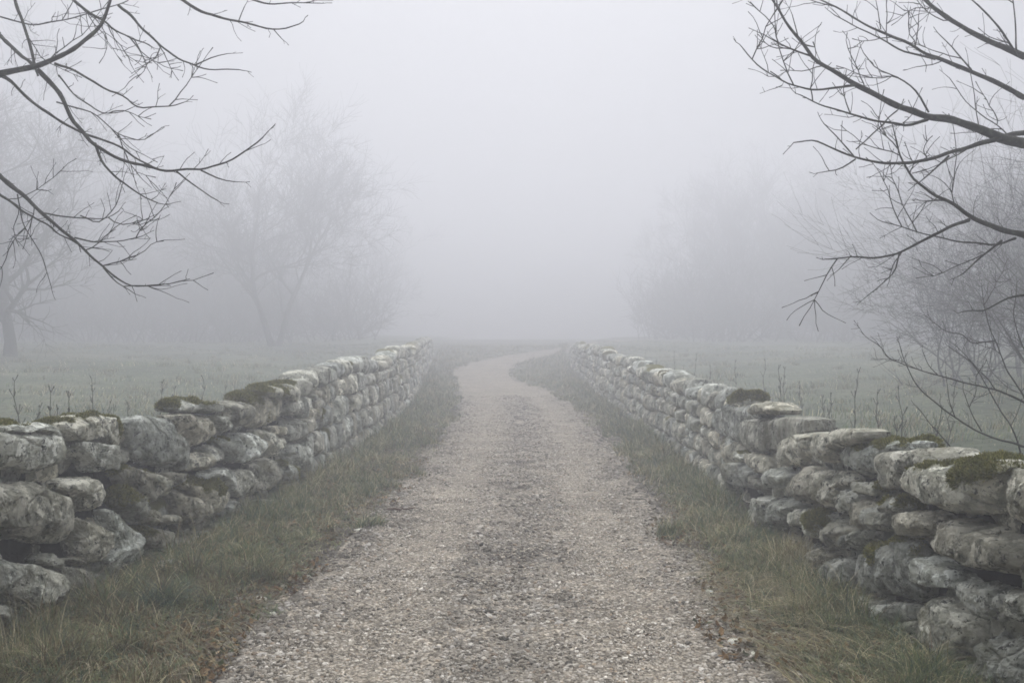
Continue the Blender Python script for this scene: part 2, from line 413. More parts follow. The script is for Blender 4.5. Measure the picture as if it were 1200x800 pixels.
class Wall:
    def __init__(s, side, face, height, label, cat_loc):
        s.side, s.face, s.h = side, face, height
        s.root = empty('drystone_wall', cat_loc, label, 'stone wall'); s.root['kind'] = 'thing'
        s.loc = np.array(cat_loc); s.stones = []; s.rest = []; s.back = []
    def put(s, n, poly, depth, proud, seed, cap=False, moss=0, back=False, tintmul=1, **kw):
        P, Fs, cen = rock_verts(n, poly, depth, seed, **kw)
        rg = np.random.default_rng(seed + 5)
        ang = rg.normal(0, .07); c_, s_ = math.cos(ang), math.sin(ang)                 # a slight yaw
        da, out = P[:, 0] - cen[0], P[:, 2]
        a2 = cen[0] + da * c_ - out * s_; o2 = da * s_ + out * c_
        lean = .06 * P[:, 1] if not cap else .06 * cen[1]                        # batter of the face
        outw = o2 - depth / 2 + proud - lean
        W = np.zeros_like(P); W[:, 1] = a2
        W[:, 0] = s.face(a2) - s.side * outw                                            # side=+1: right wall, outward is -x
        gz = ground(np.array([float(s.face(cen[0]))]), np.array([cen[0]]))[0]
        W[:, 2] = P[:, 1] + (gz if cen[0] > 20 else 0)
        mask = np.zeros(len(W))
        if moss:
            nz = (P[:, 1] - cen[1]) / (np.ptp(P[:, 1]) / 2)
            mask = np.clip(sstep(-.4, .9, nz) * .62 + fbm(W * 5 + seed, 3) * .5, 0, 1) * moss
        col = np.tile(stone_tint(rg, cen[0]) * tintmul, (len(W), 1))
        if s.side > 0: Fs = Fs                                                          # orientation handled below
        else: Fs = Fs[:, ::-1]
        rec = dict(V=W - s.loc, F=Fs[:, ::-1], col=col, mask=mask, cap=cap, moss=moss, y=cen[0], seed=seed)
        (s.back if back else s.stones).append(rec)
    def course(s, y0, y1, n_of, seed, back=False, recess=0.0, caps=True, hfac=1.0):
        rg = np.random.default_rng(seed)
        rows = [-.12, .17, .43, .66, .85]
        Hn = .98
        def bz(k, y):                                                                   # k-th joint line, wandering
            y = np.atleast_1d(np.asarray(y, float))
            if k == 0: return np.full(len(y), -.12)
            q = noise3(np.stack([y * .9 + k * 13.7, np.full(len(y), k * 3.1 + seed * .1), 0 * y], 1)) * .055
            q += noise3(np.stack([y * 2.9 + k * 7.7, np.full(len(y), k * 5.1), 0 * y], 1)) * .02
            return (rows[k] + q) * s.h(y) / Hn * hfac
        nr = len(rows) - 1
        for k in range(nr):
            y = y0 + rg.uniform(0, .1); slant = 0
            while y < y1 - .1:
                wd = rg.choice([.17, .25, .34, .46], p=[.2, .35, .3, .15]) * rg.uniform(.85, 1.2)
                s2 = rg.uniform(-.05, .05); ye = min(y + wd, y1)
                g = .006
                b0, bm, b1 = [float(bz(k, v)[0]) for v in (y, (y + ye) / 2, ye)]
                t0, tm, t1 = [float(bz(k + 1, v)[0]) for v in (y, (y + ye) / 2, ye)]
                poly = [(y + g, b0 + g), ((y + ye) / 2, bm + g - rg.uniform(0, .015)), (ye - g, b1 + g),
                        (ye + s2 * .5 + rg.uniform(-.01, .02), (b1 + t1) / 2), (ye + s2 - g, t1 - g), ((y + ye) / 2 + rg.uniform(-.05, .05), tm - g + rg.uniform(-.01, .02)),
                        (y + slant + g, t0 - g), (y + slant * .5 - rg.uniform(-.01, .02), (b0 + t0) / 2)]
                sd_ = int(rg.integers(1e9))
                if wd < .34 and rg.random() < .2:                                       # two flat ones instead
                    zm = rg.uniform(.4, .6)
                    m0, m1 = b0 + (t0 - b0) * zm, b1 + (t1 - b1) * zm
                    for pp in ([(y + g, b0), (ye - g, b1), (ye, m1 - .004), (y, m0 - .004)], [(y, m0 + .004), (ye, m1 + .004), (ye + s2, t1), (y + slant, t0)]):
                        s.put(n_of(y), pp, rg.uniform(.22, .34), rg.uniform(-.03, .03) - recess, sd_ + int(rg.integers(999)), back=back, sharp=3.4)
                else:
                    s.put(n_of(y), poly, rg.uniform(.26, .4), rg.uniform(-.035, .045) - recess, sd_, back=back, sharp=rg.uniform(4.5, 7), moss=(rg.random() < .1) * .8)
                y = ye; slant = s2
        if caps:
            y = y0
            while y < y1:
                wd = rg.uniform(.3, .7); ye = y + wd; hgt = rg.uniform(.15, .29)
                b0, b1 = float(bz(nr, y)[0]), float(bz(nr, ye)[0])
                tp = float(s.h((y + ye) / 2)) - .86 * float(s.h((y + ye) / 2)) / Hn
                t0 = b0 + hgt * rg.uniform(.75, 1.1); t1 = b1 + hgt * rg.uniform(.75, 1.1)
                m = (y + ye) / 2 + rg.uniform(-.1, .1)
                poly = [(y + .01, b0 + .01), (m, (b0 + b1) / 2 - .01), (ye - .01, b1 + .01), (ye + .0, b1 + hgt * .5),
                        (ye - .06, t1), (m, (t0 + t1) / 2 + rg.uniform(.0, .03)), (y + .06, t0), (y, b0 + hgt * .5)]
                s.put(n_of(y) + 2, poly, rg.uniform(.34, .46), rg.uniform(-.02, .06) - recess * .5, int(rg.integers(1e9)), cap=True, moss=(rg.random() < .22) * 1.0, back=back, sharp=3.6)
                y = ye
    def finish(s, y0, y1):
        # hearting: the rubble packed inside the wall
        ys = np.linspace(y0, y1, 600); ring = np.array([(0, -.15), (0, .25), (0, .55), (0, .84), (.25, .87), (.40, .84), (.46, .5), (.46, -.15)])
        V = []
        for o, z in ring:
            n = fbm(np.stack([ys * 4, np.full(600, z * 5), np.full(600, o * 5)], 1), 3) * .03
            hh = s.h(ys) / .98
            gz = np.where(ys > 20, ground(s.face(ys), ys), 0)
            V.append(np.stack([s.face(ys) + s.side * (.17 + o + .06 * z + n), ys, z * hh + gz + n], 1))
        V = np.stack(V, 1).reshape(-1, 3); k = len(ring)
        a = (np.arange(599)[:, None] * k + np.arange(k - 1)[None]).ravel()
        Fq = np.stack([a, a + 1, a + k + 1, a + k], 1)
        if s.side > 0: Fq = Fq[:, ::-1]
        o = link('rubble_core', make_mesh('rubble_core', V - s.loc, Fq, mat=M_CORE), s.root)
        allst = sorted(s.stones, key=lambda r: abs(r['y'] - 3.0) if r['y'] > 3.5 else 1000 - r['y'])
        cnt = {True: 0, False: 0}; rest = []
        for r in allst:
            if cnt[r['cap']] < 100:
                cnt[r['cap']] += 1
                nm = 'capstone' if r['cap'] else 'stone'
                so = link(nm, make_mesh(nm, r['V'], r['F'], col=r['col'], mask=r['mask'], mat=M_STONE, smooth=len(r['F']) < 2400), s.root)
                if r['moss'] > .75 and 3.5 < r['y'] < 16: s.moss(r, so)
            else: rest.append(r)
        for nm, lst in (('small_stones', rest), ('hearting_stones', s.back)):
            if not lst: continue
            V, Fs, cl, mk, off = [], [], [], [], 0
            for r in lst:
                V.append(r['V']); Fs.append(r['F'] + off); cl.append(r['col']); mk.append(r['mask']); off += len(r['V'])
            o = link(nm, make_mesh(nm, np.concatenate(V), np.concatenate(Fs), col=np.concatenate(cl), mask=np.concatenate(mk), mat=M_STONE), s.root)
            o['kind'] = 'stuff'
    def moss(s, r, so):
        """a cushion of moss: short fibres rooted where the stone's moss mask is high"""
        V = r['V']; Fq = r['F']; m = r['mask'][Fq].mean(1)
        A, B, Cc, Dd = V[Fq[:, 0]], V[Fq[:, 1]], V[Fq[:, 2]], V[Fq[:, 3]]
        nr = np.cross(Cc - A, Dd - B); ar = np.linalg.norm(nr, axis=1); nr = nr / (ar[:, None] + 1e-12)
        wgt = ar * np.clip(m - .40, 0, 1) * (nr[:, 2] > -.3)
        if wgt.sum() <= 0: return
        rg = np.random.default_rng(r['seed'])
        n = int(min(12000, wgt.sum() / 2 * 9e5 * .3)); 
        if n < 50: return
        k = rg.choice(len(Fq), n, p=wgt / wgt.sum()); u, v = rg.random((2, n, 1))
        base = A[k] * (1 - u) * (1 - v) + B[k] * u * (1 - v) + Cc[k] * u * v + Dd[k] * (1 - u) * v
        lump = .5 + .5 * fbm((base + s.loc) * 28, 2)
        h = (.012 + .036 * np.clip(lump, 0, 1.2) * np.clip(m[k] * 1.6 - .4, .1, 1)) * rg.uniform(.7, 1.2, n)
        d = nr[k] + rg.normal(0, .45, (n, 3)); d /= np.linalg.norm(d, axis=1)[:, None]
        sdv = np.cross(d, rg.normal(size=(n, 3))); sdv /= np.linalg.norm(sdv, axis=1)[:, None]
        wd = rg.uniform(.0018, .0035, n)[:, None]
        tip = base + d * h[:, None]
        VV = np.stack([base - sdv * wd - nr[k] * .003, base + sdv * wd - nr[k] * .003, tip + sdv * wd * .5, tip - sdv * wd * .5], 1).reshape(-1, 3)
        FF = np.arange(4 * n).reshape(n, 4)
        c0 = np.array([.135, .138, .042]); c1 = np.array([.36, .33, .11])
        tc = rg.random((n, 1)) ** 1.6 * np.clip(lump, 0, 1)[:, None]; c = c0 * (1 - tc) + c1 * tc
        me = make_mesh('moss', VV, FF, col=np.repeat(c, 4, 0), smooth=False, mat=M_MOSS)
        link('moss', me, so)

# outlines of the near stones, read off the photograph and carried onto the wall's real face
def onwall(face, pts):
    out = []
    for x, y in pts:
        k = (x - 600) / F; d = 6.0
        for _ in range(60):
            z = CH - (y - HZ) / F * d; d = .5 * d + .5 * (float(face(d)) + math.copysign(.06 * z - .01, k)) / k
        out.append((d, CH - (y - HZ) / F * d))
    return out
def Zm(ox, oy, sc, pts): return [(ox + a * sc, oy + b * sc) for a, b in pts]
s1 = .18744
LEFT = [
 (0,470,'',[(-60,170),(130,150),(310,150),(440,165),(500,220),(540,330),(570,375),(480,430),(330,490),(200,465),(110,430),(-60,400)]),
 (0,470,'',[(550,240),(650,245),(760,270),(800,370),(770,445),(650,440),(610,380),(560,330)]),
 (0,470,'cm',[(440,110),(700,45),(840,75),(885,180),(885,290),(820,360),(790,280),(740,250),(560,235),(500,200)]),
 (0,470,'cm',[(-60,120),(200,120),(420,110),(500,160),(480,215),(300,150),(-60,165)]),
 (180,440,'c',[(-90,260),(0,228),(150,225),(222,370),(265,460),(270,590),(170,560),(20,540),(-30,480)]),
 (180,440,'c',[(160,225),(300,222),(400,250),(440,290),(475,370),(410,430),(300,465),(270,400),(215,320)]),
 (180,440,'cm',[(180,210),(215,145),(290,130),(380,150),(490,190),(500,230),(400,240)]),
 (180,440,'',[(420,240),(490,250),(545,330),(510,360),(470,340),(430,290)]),
 (180,440,'c',[(490,150),(600,140),(645,180),(655,260),(640,320),(580,340),(530,270),(520,200)]),
 (180,440,'cm',[(600,100),(740,75),(850,100),(850,210),(820,270),(775,330),(690,320),(670,210)]),
 (180,440,'cm',[(640,60),(830,30),(960,20),(1000,60),(985,200),(950,200),(880,120),(760,70)]),
 (180,440,'',[(860,150),(920,140),(960,215),(940,255),(880,250),(850,210)]),
 (180,440,'',[(975,200),(1067,190),(1080,280),(1000,290)]),
 (180,440,'',[(280,480),(340,470),(385,530),(385,590),(240,605),(262,520)]),
 (180,440,'',[(390,440),(440,420),(490,480),(470,540),(430,575),(390,570)]),
 (180,440,'',[(450,390),(580,370),(610,470),(590,555),(510,555),(480,470)]),
 (180,440,'',[(580,350),(660,350),(720,460),(690,520),(600,560),(610,460)]),
 (180,440,'',[(690,330),(760,340),(800,380),(855,420),(850,480),(790,520),(730,470),(710,400)]),
 (180,440,'',[(780,310),(860,315),(850,375),(800,375)]),
 (180,440,'',[(875,260),(980,260),(1010,350),(1010,412),(890,412),(860,340)]),
 (180,440,'',[(885,425),(1000,425),(1040,540),(1000,605),(910,595),(875,500)]),
 (180,440,'',[(390,600),(480,560),(560,570),(560,740),(510,750),(470,690),(400,660)]),
 (180,440,'',[(565,590),(650,570),(675,700),(660,765),(570,765),(555,700)]),
 (180,440,'',[(660,550),(740,500),(800,560),(835,640),(760,720),(700,745),(670,650)]),
 (180,440,'',[(810,525),(870,540),(920,640),(880,690),(830,630)]),
 (180,440,'',[(100,600),(200,600),(245,650),(220,700),(130,690)]),
 (180,440,'',[(0,575),(70,600),(110,650),(140,770),(60,790),(40,700),(0,640)]),
 (180,440,'',[(150,710),(240,690),(320,760),(345,880),(335,970),(280,985),(210,900),(180,800)]),
 (180,440,'m',[(240,630),(370,625),(480,700),(500,760),(470,880),(380,935),(350,880),(325,750)]),
 (180,540,'',[(450,270),(540,235),(580,270),(550,330),(470,345)]),
 (180,540,'',[(700,240),(760,235),(775,290),(710,300)]),
 (180,540,'',[(520,370),(600,350),(640,380),(620,450),(530,450)]),
 (180,540,'',[(410,390),(490,360),(515,440),(490,500),(430,510)]),
 (180,540,'',[(325,440),(370,420),(420,470),(430,550),(400,570),(350,510)]),
 (180,540,'',[(40,430),(120,415),(190,470),(185,570),(100,580),(50,500)]),
 (180,540,'',[(80,335),(190,335),(205,390),(130,405),(80,385)]),
 (180,540,'',[(-30,290),(40,290),(75,350),(40,415),(-30,405)]),
 (180,540,'',[(195,490),(300,450),(325,480),(310,570),(200,580)]),
 (180,540,'',[(600,300),(690,290),(690,355),(620,355)]),
 (180,540,'',[(640,370),(760,330),(800,400),(700,450)]),
 (0,470,'',[(-60,510),(100,500),(260,505),(400,560),(500,600),(540,700),(560,860),(440,905),(270,885),(100,830),(-60,810)]),
 (0,470,'',[(490,465),(680,465),(780,510),(800,575),(740,640),(700,695),(580,705),(560,620),(430,520)]),
 (0,470,'',[(800,540),(860,520),(960,600),(1020,700),(1035,740),(980,795),(930,790),(870,690),(800,640)]),
 (0,470,'m',[(790,395),(900,395),(1040,455),(1067,560),(1040,680),(980,640),(900,540),(800,480)]),
 (0,600,'',[(550,25),(700,35),(755,90),(770,230),(700,335),(640,345),(560,280),(545,200)]),
 (0,600,'',[(740,-30),(800,-20),(870,30),(920,130),(932,290),(880,330),(820,370),(800,405),(700,385),(700,335),(772,240),(765,90)]),
 (0,600,'',[(670,405),(765,420),(755,490),(690,500)]),
 (0,600,'',[(310,290),(370,240),(440,260),(485,310),(460,365),(370,345)]),
 (0,600,'',[(480,285),(520,265),(550,310),(530,345)]),
 (0,600,'',[(210,310),(300,320),(440,370),(455,500),(400,600),(240,655),(160,510),(210,420)]),
 (0,600,'',[(460,330),(530,350),(600,390),(645,520),(600,545),(490,560),(455,450)]),
 (0,600,'',[(420,610),(520,605),(530,680),(480,695),(430,660)]),
 (0,600,'',[(-60,280),(20,285),(120,285),(190,350),(150,430),(100,540),(30,560),(-60,540)]),
 (0,600,'',[(-60,570),(90,565),(130,620),(90,680),(-60,670)]),
 (0,600,'',[(250,690),(400,685),(430,760),(280,790)]),
 (0,600,'m',[(930,100),(1067,100),(1100,220),(990,245),(935,180)]),
 (0,600,'',[(760,500),(900,470),(960,560),(860,620),(770,580)]),
]
s2 = .2125
RIGHT = [
 (1000,480,s1,'c',[(1240,335),(900,340),(860,390),(800,480),(755,620),(780,690),(900,750),(1000,790),(1240,805)]),
 (1000,480,s1,'c',[(300,370),(480,330),(640,295),(900,280),(960,310),(870,350),(800,420),(770,530),(700,650),(560,665),(440,640),(330,570),(255,490),(290,430)]),
 (1000,480,s1,'c',[(110,250),(230,215),(380,200),(470,235),(520,300),(320,360),(270,430),(250,490),(130,500),(100,400),(80,300)]),
 (840,460,s1,'cm',[(700,380),(800,285),(1000,265),(1070,290),(960,370),(950,500),(780,525),(700,450)]),
 (840,460,s1,'c',[(560,250),(680,210),(830,192),(915,250),(800,290),(700,350),(720,400),(650,455),(580,440),(530,380)]),
 (840,460,s1,'c',[(350,290),(460,240),(560,240),(540,340),(470,470),(370,478),(330,410)]),
 (840,460,s1,'c',[(90,170),(250,135),(440,128),(500,165),(470,205),(350,210),(330,350),(250,372),(120,370),(80,280)]),
 (840,460,s1,'c',[(150,130),(200,50),(270,40),(320,110),(300,145),(190,150)]),
 (840,460,s1,'c',[(-30,60),(100,50),(170,100),(90,150),(75,290),(-30,290)]),
 (840,460,s1,'',[(-30,300),(70,300),(90,370),(80,440),(-30,440)]),
 (840,460,s1,'',[(90,370),(130,365),(145,415),(100,425)]),
 (840,460,s1,'',[(150,395),(210,360),(290,400),(290,500),(230,522),(180,470)]),
 (840,460,s1,'',[(290,470),(330,450),(415,500),(390,590),(310,610),(280,560)]),
 (840,460,s1,'',[(20,440),(90,430),(95,595),(20,570)]),
 (840,460,s1,'',[(95,435),(140,435),(180,500),(165,595),(100,595)]),
 (840,460,s1,'',[(170,505),(230,520),(275,560),(245,630),(180,620)]),
 (840,460,s1,'',[(450,490),(530,440),(575,480),(595,640),(560,720),(500,710),(410,610)]),
 (840,460,s1,'',[(580,475),(700,475),(755,540),(700,595),(675,720),(640,765),(595,690)]),
 (840,460,s1,'',[(675,600),(740,575),(780,640),(785,765),(690,760)]),
 (840,460,s1,'m',[(775,560),(880,540),(960,560),(930,650),(790,645)]),
 (840,460,s1,'',[(780,645),(900,650),(935,730),(950,850),(880,905),(785,850)]),
 (840,460,s1,'',[(165,680),(240,635),(300,650),(300,840),(180,850)]),
 (840,460,s1,'',[(305,660),(400,640),(440,710),(405,830),(320,850)]),
 (840,460,s1,'',[(435,720),(520,715),(535,790),(520,865),(425,840)]),
 (840,460,s1,'m',[(920,700),(1000,640),(1100,640),(1130,720),(1060,790),(950,780)]),
 (1000,480,s1,'',[(-20,620),(60,590),(130,610),(185,650),(185,775),(60,770),(-20,720)]),
 (1000,480,s1,'',[(200,660),(240,615),(380,615),(455,680),(440,760),(330,805),(230,790),(190,730)]),
 (0,0,1,'',[(1088,610),(1105,605),(1127,612),(1142,615),(1178,630),(1192,640),(1188,670),(1170,676),(1145,673),(1110,665),(1083,655),(1078,640)]),
 (1000,630,s2,'',[(-60,150),(-40,100),(40,40),(110,0),(200,-30),(290,40),(280,100),(290,250),(290,330),(240,358),(140,338),(30,290),(-50,290),(-70,200)]),
 (1000,630,s2,'',[(285,100),(320,80),(400,130),(485,190),(485,282),(370,282),(295,260)]),
 (1000,630,s2,'',[(255,380),(300,320),(440,310),(540,360),(592,440),(592,560),(560,655),(420,690),(380,610),(280,620)]),
 (1000,630,s2,'',[(30,335),(150,350),(245,370),(250,450),(185,470),(175,570),(90,510)]),
 (1000,630,s2,'',[(190,470),(270,445),(285,615),(200,620)]),
 (1000,630,s2,'',[(520,250),(620,228),(738,270),(738,390),(700,475),(640,465),(575,370)]),
 (1000,630,s2,'',[(745,268),(900,275),(1010,300),(1010,540),(850,480),(745,435)]),
 (1000,630,s2,'',[(605,540),(680,492),(800,530),(860,580),(1010,600),(1010,850),(500,850),(500,710),(600,660)]),
 (1000,630,s2,'',[(890,180),(940,90),(1010,110),(1010,290),(900,262)]),
 (860,580,s1,'',[(410,110),(480,90),(525,160),(470,285),(400,245)]),
 (860,580,s1,'',[(465,220),(590,152),(705,208),(640,260),(595,355),(500,315)]),
 (860,580,s1,'',[(600,350),(660,250),(820,215),(810,290),(720,355),(650,375)]),
 (860,580,s1,'',[(440,330),(490,308),(555,370),(520,510),(445,490)]),
 (860,580,s1,'',[(525,480),(590,388),(690,375),(705,460),(695,570),(600,600),(525,560)]),
 (860,580,s1,'',[(690,620),(760,615),(810,660),(720,700)]),
 (860,580,s1,'',[(800,95),(925,95),(942,200),(860,235),(800,205)]),
 (860,580,s1,'',[(400,500),(520,520),(600,620),(440,620)]),
]
nn = lambda y: 16 if y < 5 else (15 if y < 16 else (9 if y < 28 else 6))
LW = Wall(-1, wl, hl, 'mossy grey drystone wall on the left of the gravel lane', (float(wl(8)), 8, 0))
RW = Wall(1, wr, hr, 'lichened drystone wall on the right of the gravel lane', (float(wr(8)), 8, 0))
rg = np.random.default_rng(3)
def hand(W, x0, y0, sc, fl, pts, face, k):
    P = onwall(face, Zm(x0, y0, sc, pts)); P = np.array(P)
    cap = 'c' in fl
    if cap: m = P[:, 1] > P[:, 1].mean(); P[m, 1] -= .012
    size = np.ptp(P, 0).mean()
    nres = int(np.clip(16 + size * 66, 18, 48))
    dep = float(np.clip(size * .85, .24, .34)) if cap else float(np.clip(size * .95, .16, .42))
    W.put(nres, P, dep, rg.uniform(-.02, .04) + (.03 if size > .3 else 0) - (0 if 'm' not in fl else .02), 1000 + k, cap=cap,
          moss=1.0 if 'm' in fl else (.8 if k % 9 == 6 else 0), sharp=rg.uniform(4.0, 6.5) if not cap else 3.4, cuts=24, grow=-.010)
for k, (x0, y0, fl, pts) in enumerate(LEFT): hand(LW, x0, y0, s1, fl, pts, wl, k)
for k, (x0, y0, sc, fl, pts) in enumerate(RIGHT): hand(RW, x0, y0, sc, fl, pts, wr, 500 + k)
LW.course(-3.5, 4.75, nn, 11); LW.course(11.0, 46, nn, 12)
LW.course(4.75, 11.0, lambda y: 9, 13, back=True, recess=.14, caps=False)
RW.course(-3.5, 3.75, nn, 21); RW.course(9.85, 43, nn, 22)
RW.course(3.75, 9.85, lambda y: 9, 23, back=True, recess=.14, caps=False)
LW.finish(-3.5, 45.8); RW.finish(-3.5, 42.8)

# ------------------------------------------------------------------ pebbles on the lane
def ico():
    t = (1 + 5 ** .5) / 2
    v = np.array([(-1, t, 0), (1, t, 0), (-1, -t, 0), (1, -t, 0), (0, -1, t), (0, 1, t), (0, -1, -t), (0, 1, -t), (t, 0, -1), (t, 0, 1), (-t, 0, -1), (-t, 0, 1)], float)
    f = np.array([(0,11,5),(0,5,1),(0,1,7),(0,7,10),(0,10,11),(1,5,9),(5,11,4),(11,10,2),(10,7,6),(7,1,8),(3,9,4),(3,4,2),(3,2,6),(3,6,8),(3,8,9),(4,9,5),(2,4,11),(6,2,10),(8,6,7),(9,8,1)])
    return v / np.linalg.norm(v[0]), f
IV, IF = ico()
def pebbles(name, n, yfun, tfun, sizef, palette, seed, label, flat=.6):
    rg = np.random.default_rng(seed)
    y = yfun(rg, n); t = tfun(rg, n, y)
    x = cx(y) + t
    s = sizef(rg, n, y)
    tr = np.exp(-((np.abs(t) - .68) / .26) ** 2); s = s * (1.12 - .45 * tr)
    z = ground(x, y) + .004 + s * flat * rg.uniform(-.2, .35, n)
    V = np.repeat(IV[None], n, 0) * rg.uniform(.78, 1.25, (n, 12, 1))
    sc = np.stack([s * rg.uniform(.8, 1.35, n), s * rg.uniform(.7, 1.0, n), s * flat * rg.uniform(.6, 1.1, n)], 1)
    V = V * sc[:, None]
    a = rg.uniform(0, 2 * math.pi, n); ca, sa = np.cos(a)[:, None], np.sin(a)[:, None]
    ti = rg.normal(0, .25, n)[:, None]
    X, Y, Z = V[..., 0], V[..., 1], V[..., 2]
    X, Z = X * np.cos(ti) - Z * np.sin(ti), X * np.sin(ti) + Z * np.cos(ti)
    W = np.stack([X * ca - Y * sa + x[:, None], X * sa + Y * ca + y[:, None], Z + z[:, None]], -1).reshape(-1, 3)
    Fs = (IF[None] + 12 * np.arange(n)[:, None, None]).reshape(-1, 3)
    pal, pr = palette; c = np.array(pal)[rg.choice(len(pal), n, p=pr)] * rg.uniform(.75, 1.2, (n, 1))
    pt = fbm(np.stack([x * 2.3, y * 1.5, 0 * x + 3], 1), 3); c = c * (.74 + .28 * tr - .26 * sstep(.1, .6, pt) * (1 - tr) - .16 * np.exp(-(t / .3) ** 2) - .3 * sstep(1.05, 1.5, np.abs(t)))[:, None]
    o = link(name, make_mesh(name, W, Fs, col=np.repeat(c * np.array([1.06, 1.02, .955]), 12, 0), smooth=False, mat=M_PEB))
    tag(o, label, kind='stuff'); return o
PAL = ([(.34, .32, .285), (.27, .25, .215), (.44, .42, .385), (.58, .565, .54), (.17, .155, .13), (.30, .245, .19), (.09, .085, .075)], [.24, .23, .18, .08, .14, .06, .07])
def ydist(y0, y1, p):
    def f(rg, n):
        u = rg.random(n); return (y0 ** (1 - p) + u * (y1 ** (1 - p) - y0 ** (1 - p))) ** (1 / (1 - p))
    return f
def tlane(rg, n, y):
    t = rg.uniform(-1.9, 1.9, n); edge = 1.55 * hw(y) + .22 * noise3(np.stack([y * 1.3, np.sign(t) * 9, 0 * y], 1)) + .14 * noise3(np.stack([y * 5, np.sign(t) * 9, 0 * y], 1)) + rg.normal(0, .09, n)
    keep = np.abs(t) < edge; t[~keep] = rg.uniform(-1.1, 1.1, (~keep).sum()); return t
pebbles('gravel', 150000, ydist(3.2, 26, 1.9), tlane, lambda rg, n, y: (.0038 + .0085 * rg.random(n) ** 2.6 + .009 * (rg.random(n) < .03)) * (1 + .035 * y), PAL, 31, 'pale crushed limestone gravel covering the lane')
def tedge(rg, n, y):
    s = rg.choice([-1, 1], n); return s * (1.52 * hw(y) + rg.normal(0, .22, n))
PAL2 = ([(.30, .285, .25), (.40, .385, .355), (.20, .185, .155), (.13, .12, .095), (.5, .48, .45)], [.3, .2, .25, .17, .08])
pebbles('gravel', 12000, ydist(3.4, 22, 1.7), tedge, lambda rg, n, y: .009 + .022 * rg.random(n) ** 3, PAL2, 32, 'coarser stone chippings spilling onto the grassy lane edges', .5)

pebbles('gravel', 5200, ydist(3.4, 20, 1.7), lambda rg, n, y: np.clip(rg.normal(0, .85, n), -1.6, 1.6), lambda rg, n, y: .009 + .013 * rg.random(n) ** 2.5,
        ([(.36, .34, .30), (.5, .48, .44), (.66, .64, .6), (.16, .15, .13), (.24, .22, .19)], [.3, .25, .1, .15, .2]), 33, 'larger chippings scattered over the lane gravel', .45)
# larger loose stones lying by the lane, each a thing
def loose(pxx, pyy, size, label, flat=.55, tint=1.0, seed=0, warm=0):
    d = CH * F / (pyy - HZ); x = (pxx - 600) / F * d
    for _ in range(4):
        z = float(ground(np.array([x]), np.array([d]))[0]); d = (CH - z) * F / (pyy - HZ); x = (pxx - 600) / F * d
    rg = np.random.default_rng(seed + 77); k = rg.integers(6, 8); an = np.sort(rg.uniform(0, 2 * math.pi, k) * .3 + np.linspace(0, 2 * math.pi, k, endpoint=False) * .9)
    poly = np.stack([np.cos(an) * size * rg.uniform(.75, 1.15, k), np.sin(an) * size * .75 * rg.uniform(.75, 1.15, k)], 1)
    P, Fs, cen = rock_verts(14, poly, size * 2 * flat, seed, sharp=3, cuts=8, grow=0)
    col = np.tile(np.array([1.0 + warm, 1.0, 1 - warm * 1.2]) * tint, (len(P), 1))
    o = link('loose_stone', make_mesh('loose_stone', P, Fs, col=col, mask=np.zeros(len(P)), mat=M_STONE), loc=(x, d, z + size * flat * .45))
    tag(o, label, 'stone', 'loose stones along the lane edges')
loose(1002, 786, .075, 'flat pale brown slab lying at the bottom right lane edge', .3, 1.5, 1, .05)
loose(962, 784, .055, 'small angular slab left of the flat brown slab by the lane', .35, 1.5, 2, .05)
loose(198, 672, .085, 'round grey boulder half sunk in grass below the left wall', .8, 1.1, 3)
loose(110, 752, .035, 'small oval grey stone in the dead grass below left wall', .6, 1.7, 4)
loose(833, 696, .035, 'pale rounded cobble at the right lane edge by straw grass', .6, 2.0, 5)
loose(893, 720, .075, 'low grey slab sunk in the right verge beside straw grass', .22, 1.3, 6)
loose(862, 755, .045, 'squarish buff stone on gravel near the right lane edge', .5, 1.9, 7, .03)
loose(907, 745, .035, 'buff cobble under the dry grass at the right verge', .5, 1.6, 8, .04)
loose(303, 703, .05, 'long flat pale stone at the left lane edge', .25, 1.7, 9)
loose(333, 688, .035, 'small flat tan stone beside the left lane edge grass', .3, 1.7, 10, .04)
loose(320, 721, .03, 'little white stone at the left gravel edge under the long flat stone', .5, 2.2, 11)
loose(362, 677, .022, 'tiny bright white pebble at the left grass margin', .6, 2.6, 12)
loose(422, 622, .05, 'pale flat stone on the left verge margin farther up the lane', .25, 1.9, 13)
loose(887, 768, .04, 'long thin white stone lying on gravel near right verge', .3, 2.0, 14)

# ------------------------------------------------------------------ grass
def blades(name, x, y, h, lean, wd, col, seed, segs=4, mat=None, droop=1.0, z=None):
    rg = np.random.default_rng(seed); n = len(x)
    z = ground(x, y) - .005 if z is None else z
    a = rg.uniform(0, 2 * math.pi, n); dx, dy = np.cos(a), np.sin(a)
    wa = a + math.pi / 2 + rg.normal(0, .5, n); wx, wy = np.cos(wa), np.sin(wa)
    rows = []
    curl = rg.normal(0, .25, n)
    for k in range(segs + 1):
        t = k / segs
        r = lean * h * t ** 1.7; up = h * (t - droop * .5 * lean * t ** 2.4)
        ax, ay = np.cos(a + curl * t), np.sin(a + curl * t)
        c = np.stack([x + ax * r, y + ay * r, z + np.maximum(up, .004 + .012 * t)], 1)
        ww = (wd * (1 - t ** 1.5 * .93))[:, None] * np.stack([wx, wy, 0 * wx], 1)
        rows.append(np.stack([c - ww, c + ww], 1))
    V = np.stack(rows, 1).reshape(n, -1, 3)
    m = 2 * (segs + 1); fb = np.array([[2 * k, 2 * k + 1, 2 * k + 3, 2 * k + 2] for k in range(segs)])
    Fs = (fb[None] + m * np.arange(n)[:, None, None]).reshape(-1, 4)
    return make_mesh(name, V.reshape(-1, 3), Fs, col=np.repeat(col, m, 0), mat=mat or M_GRASS)

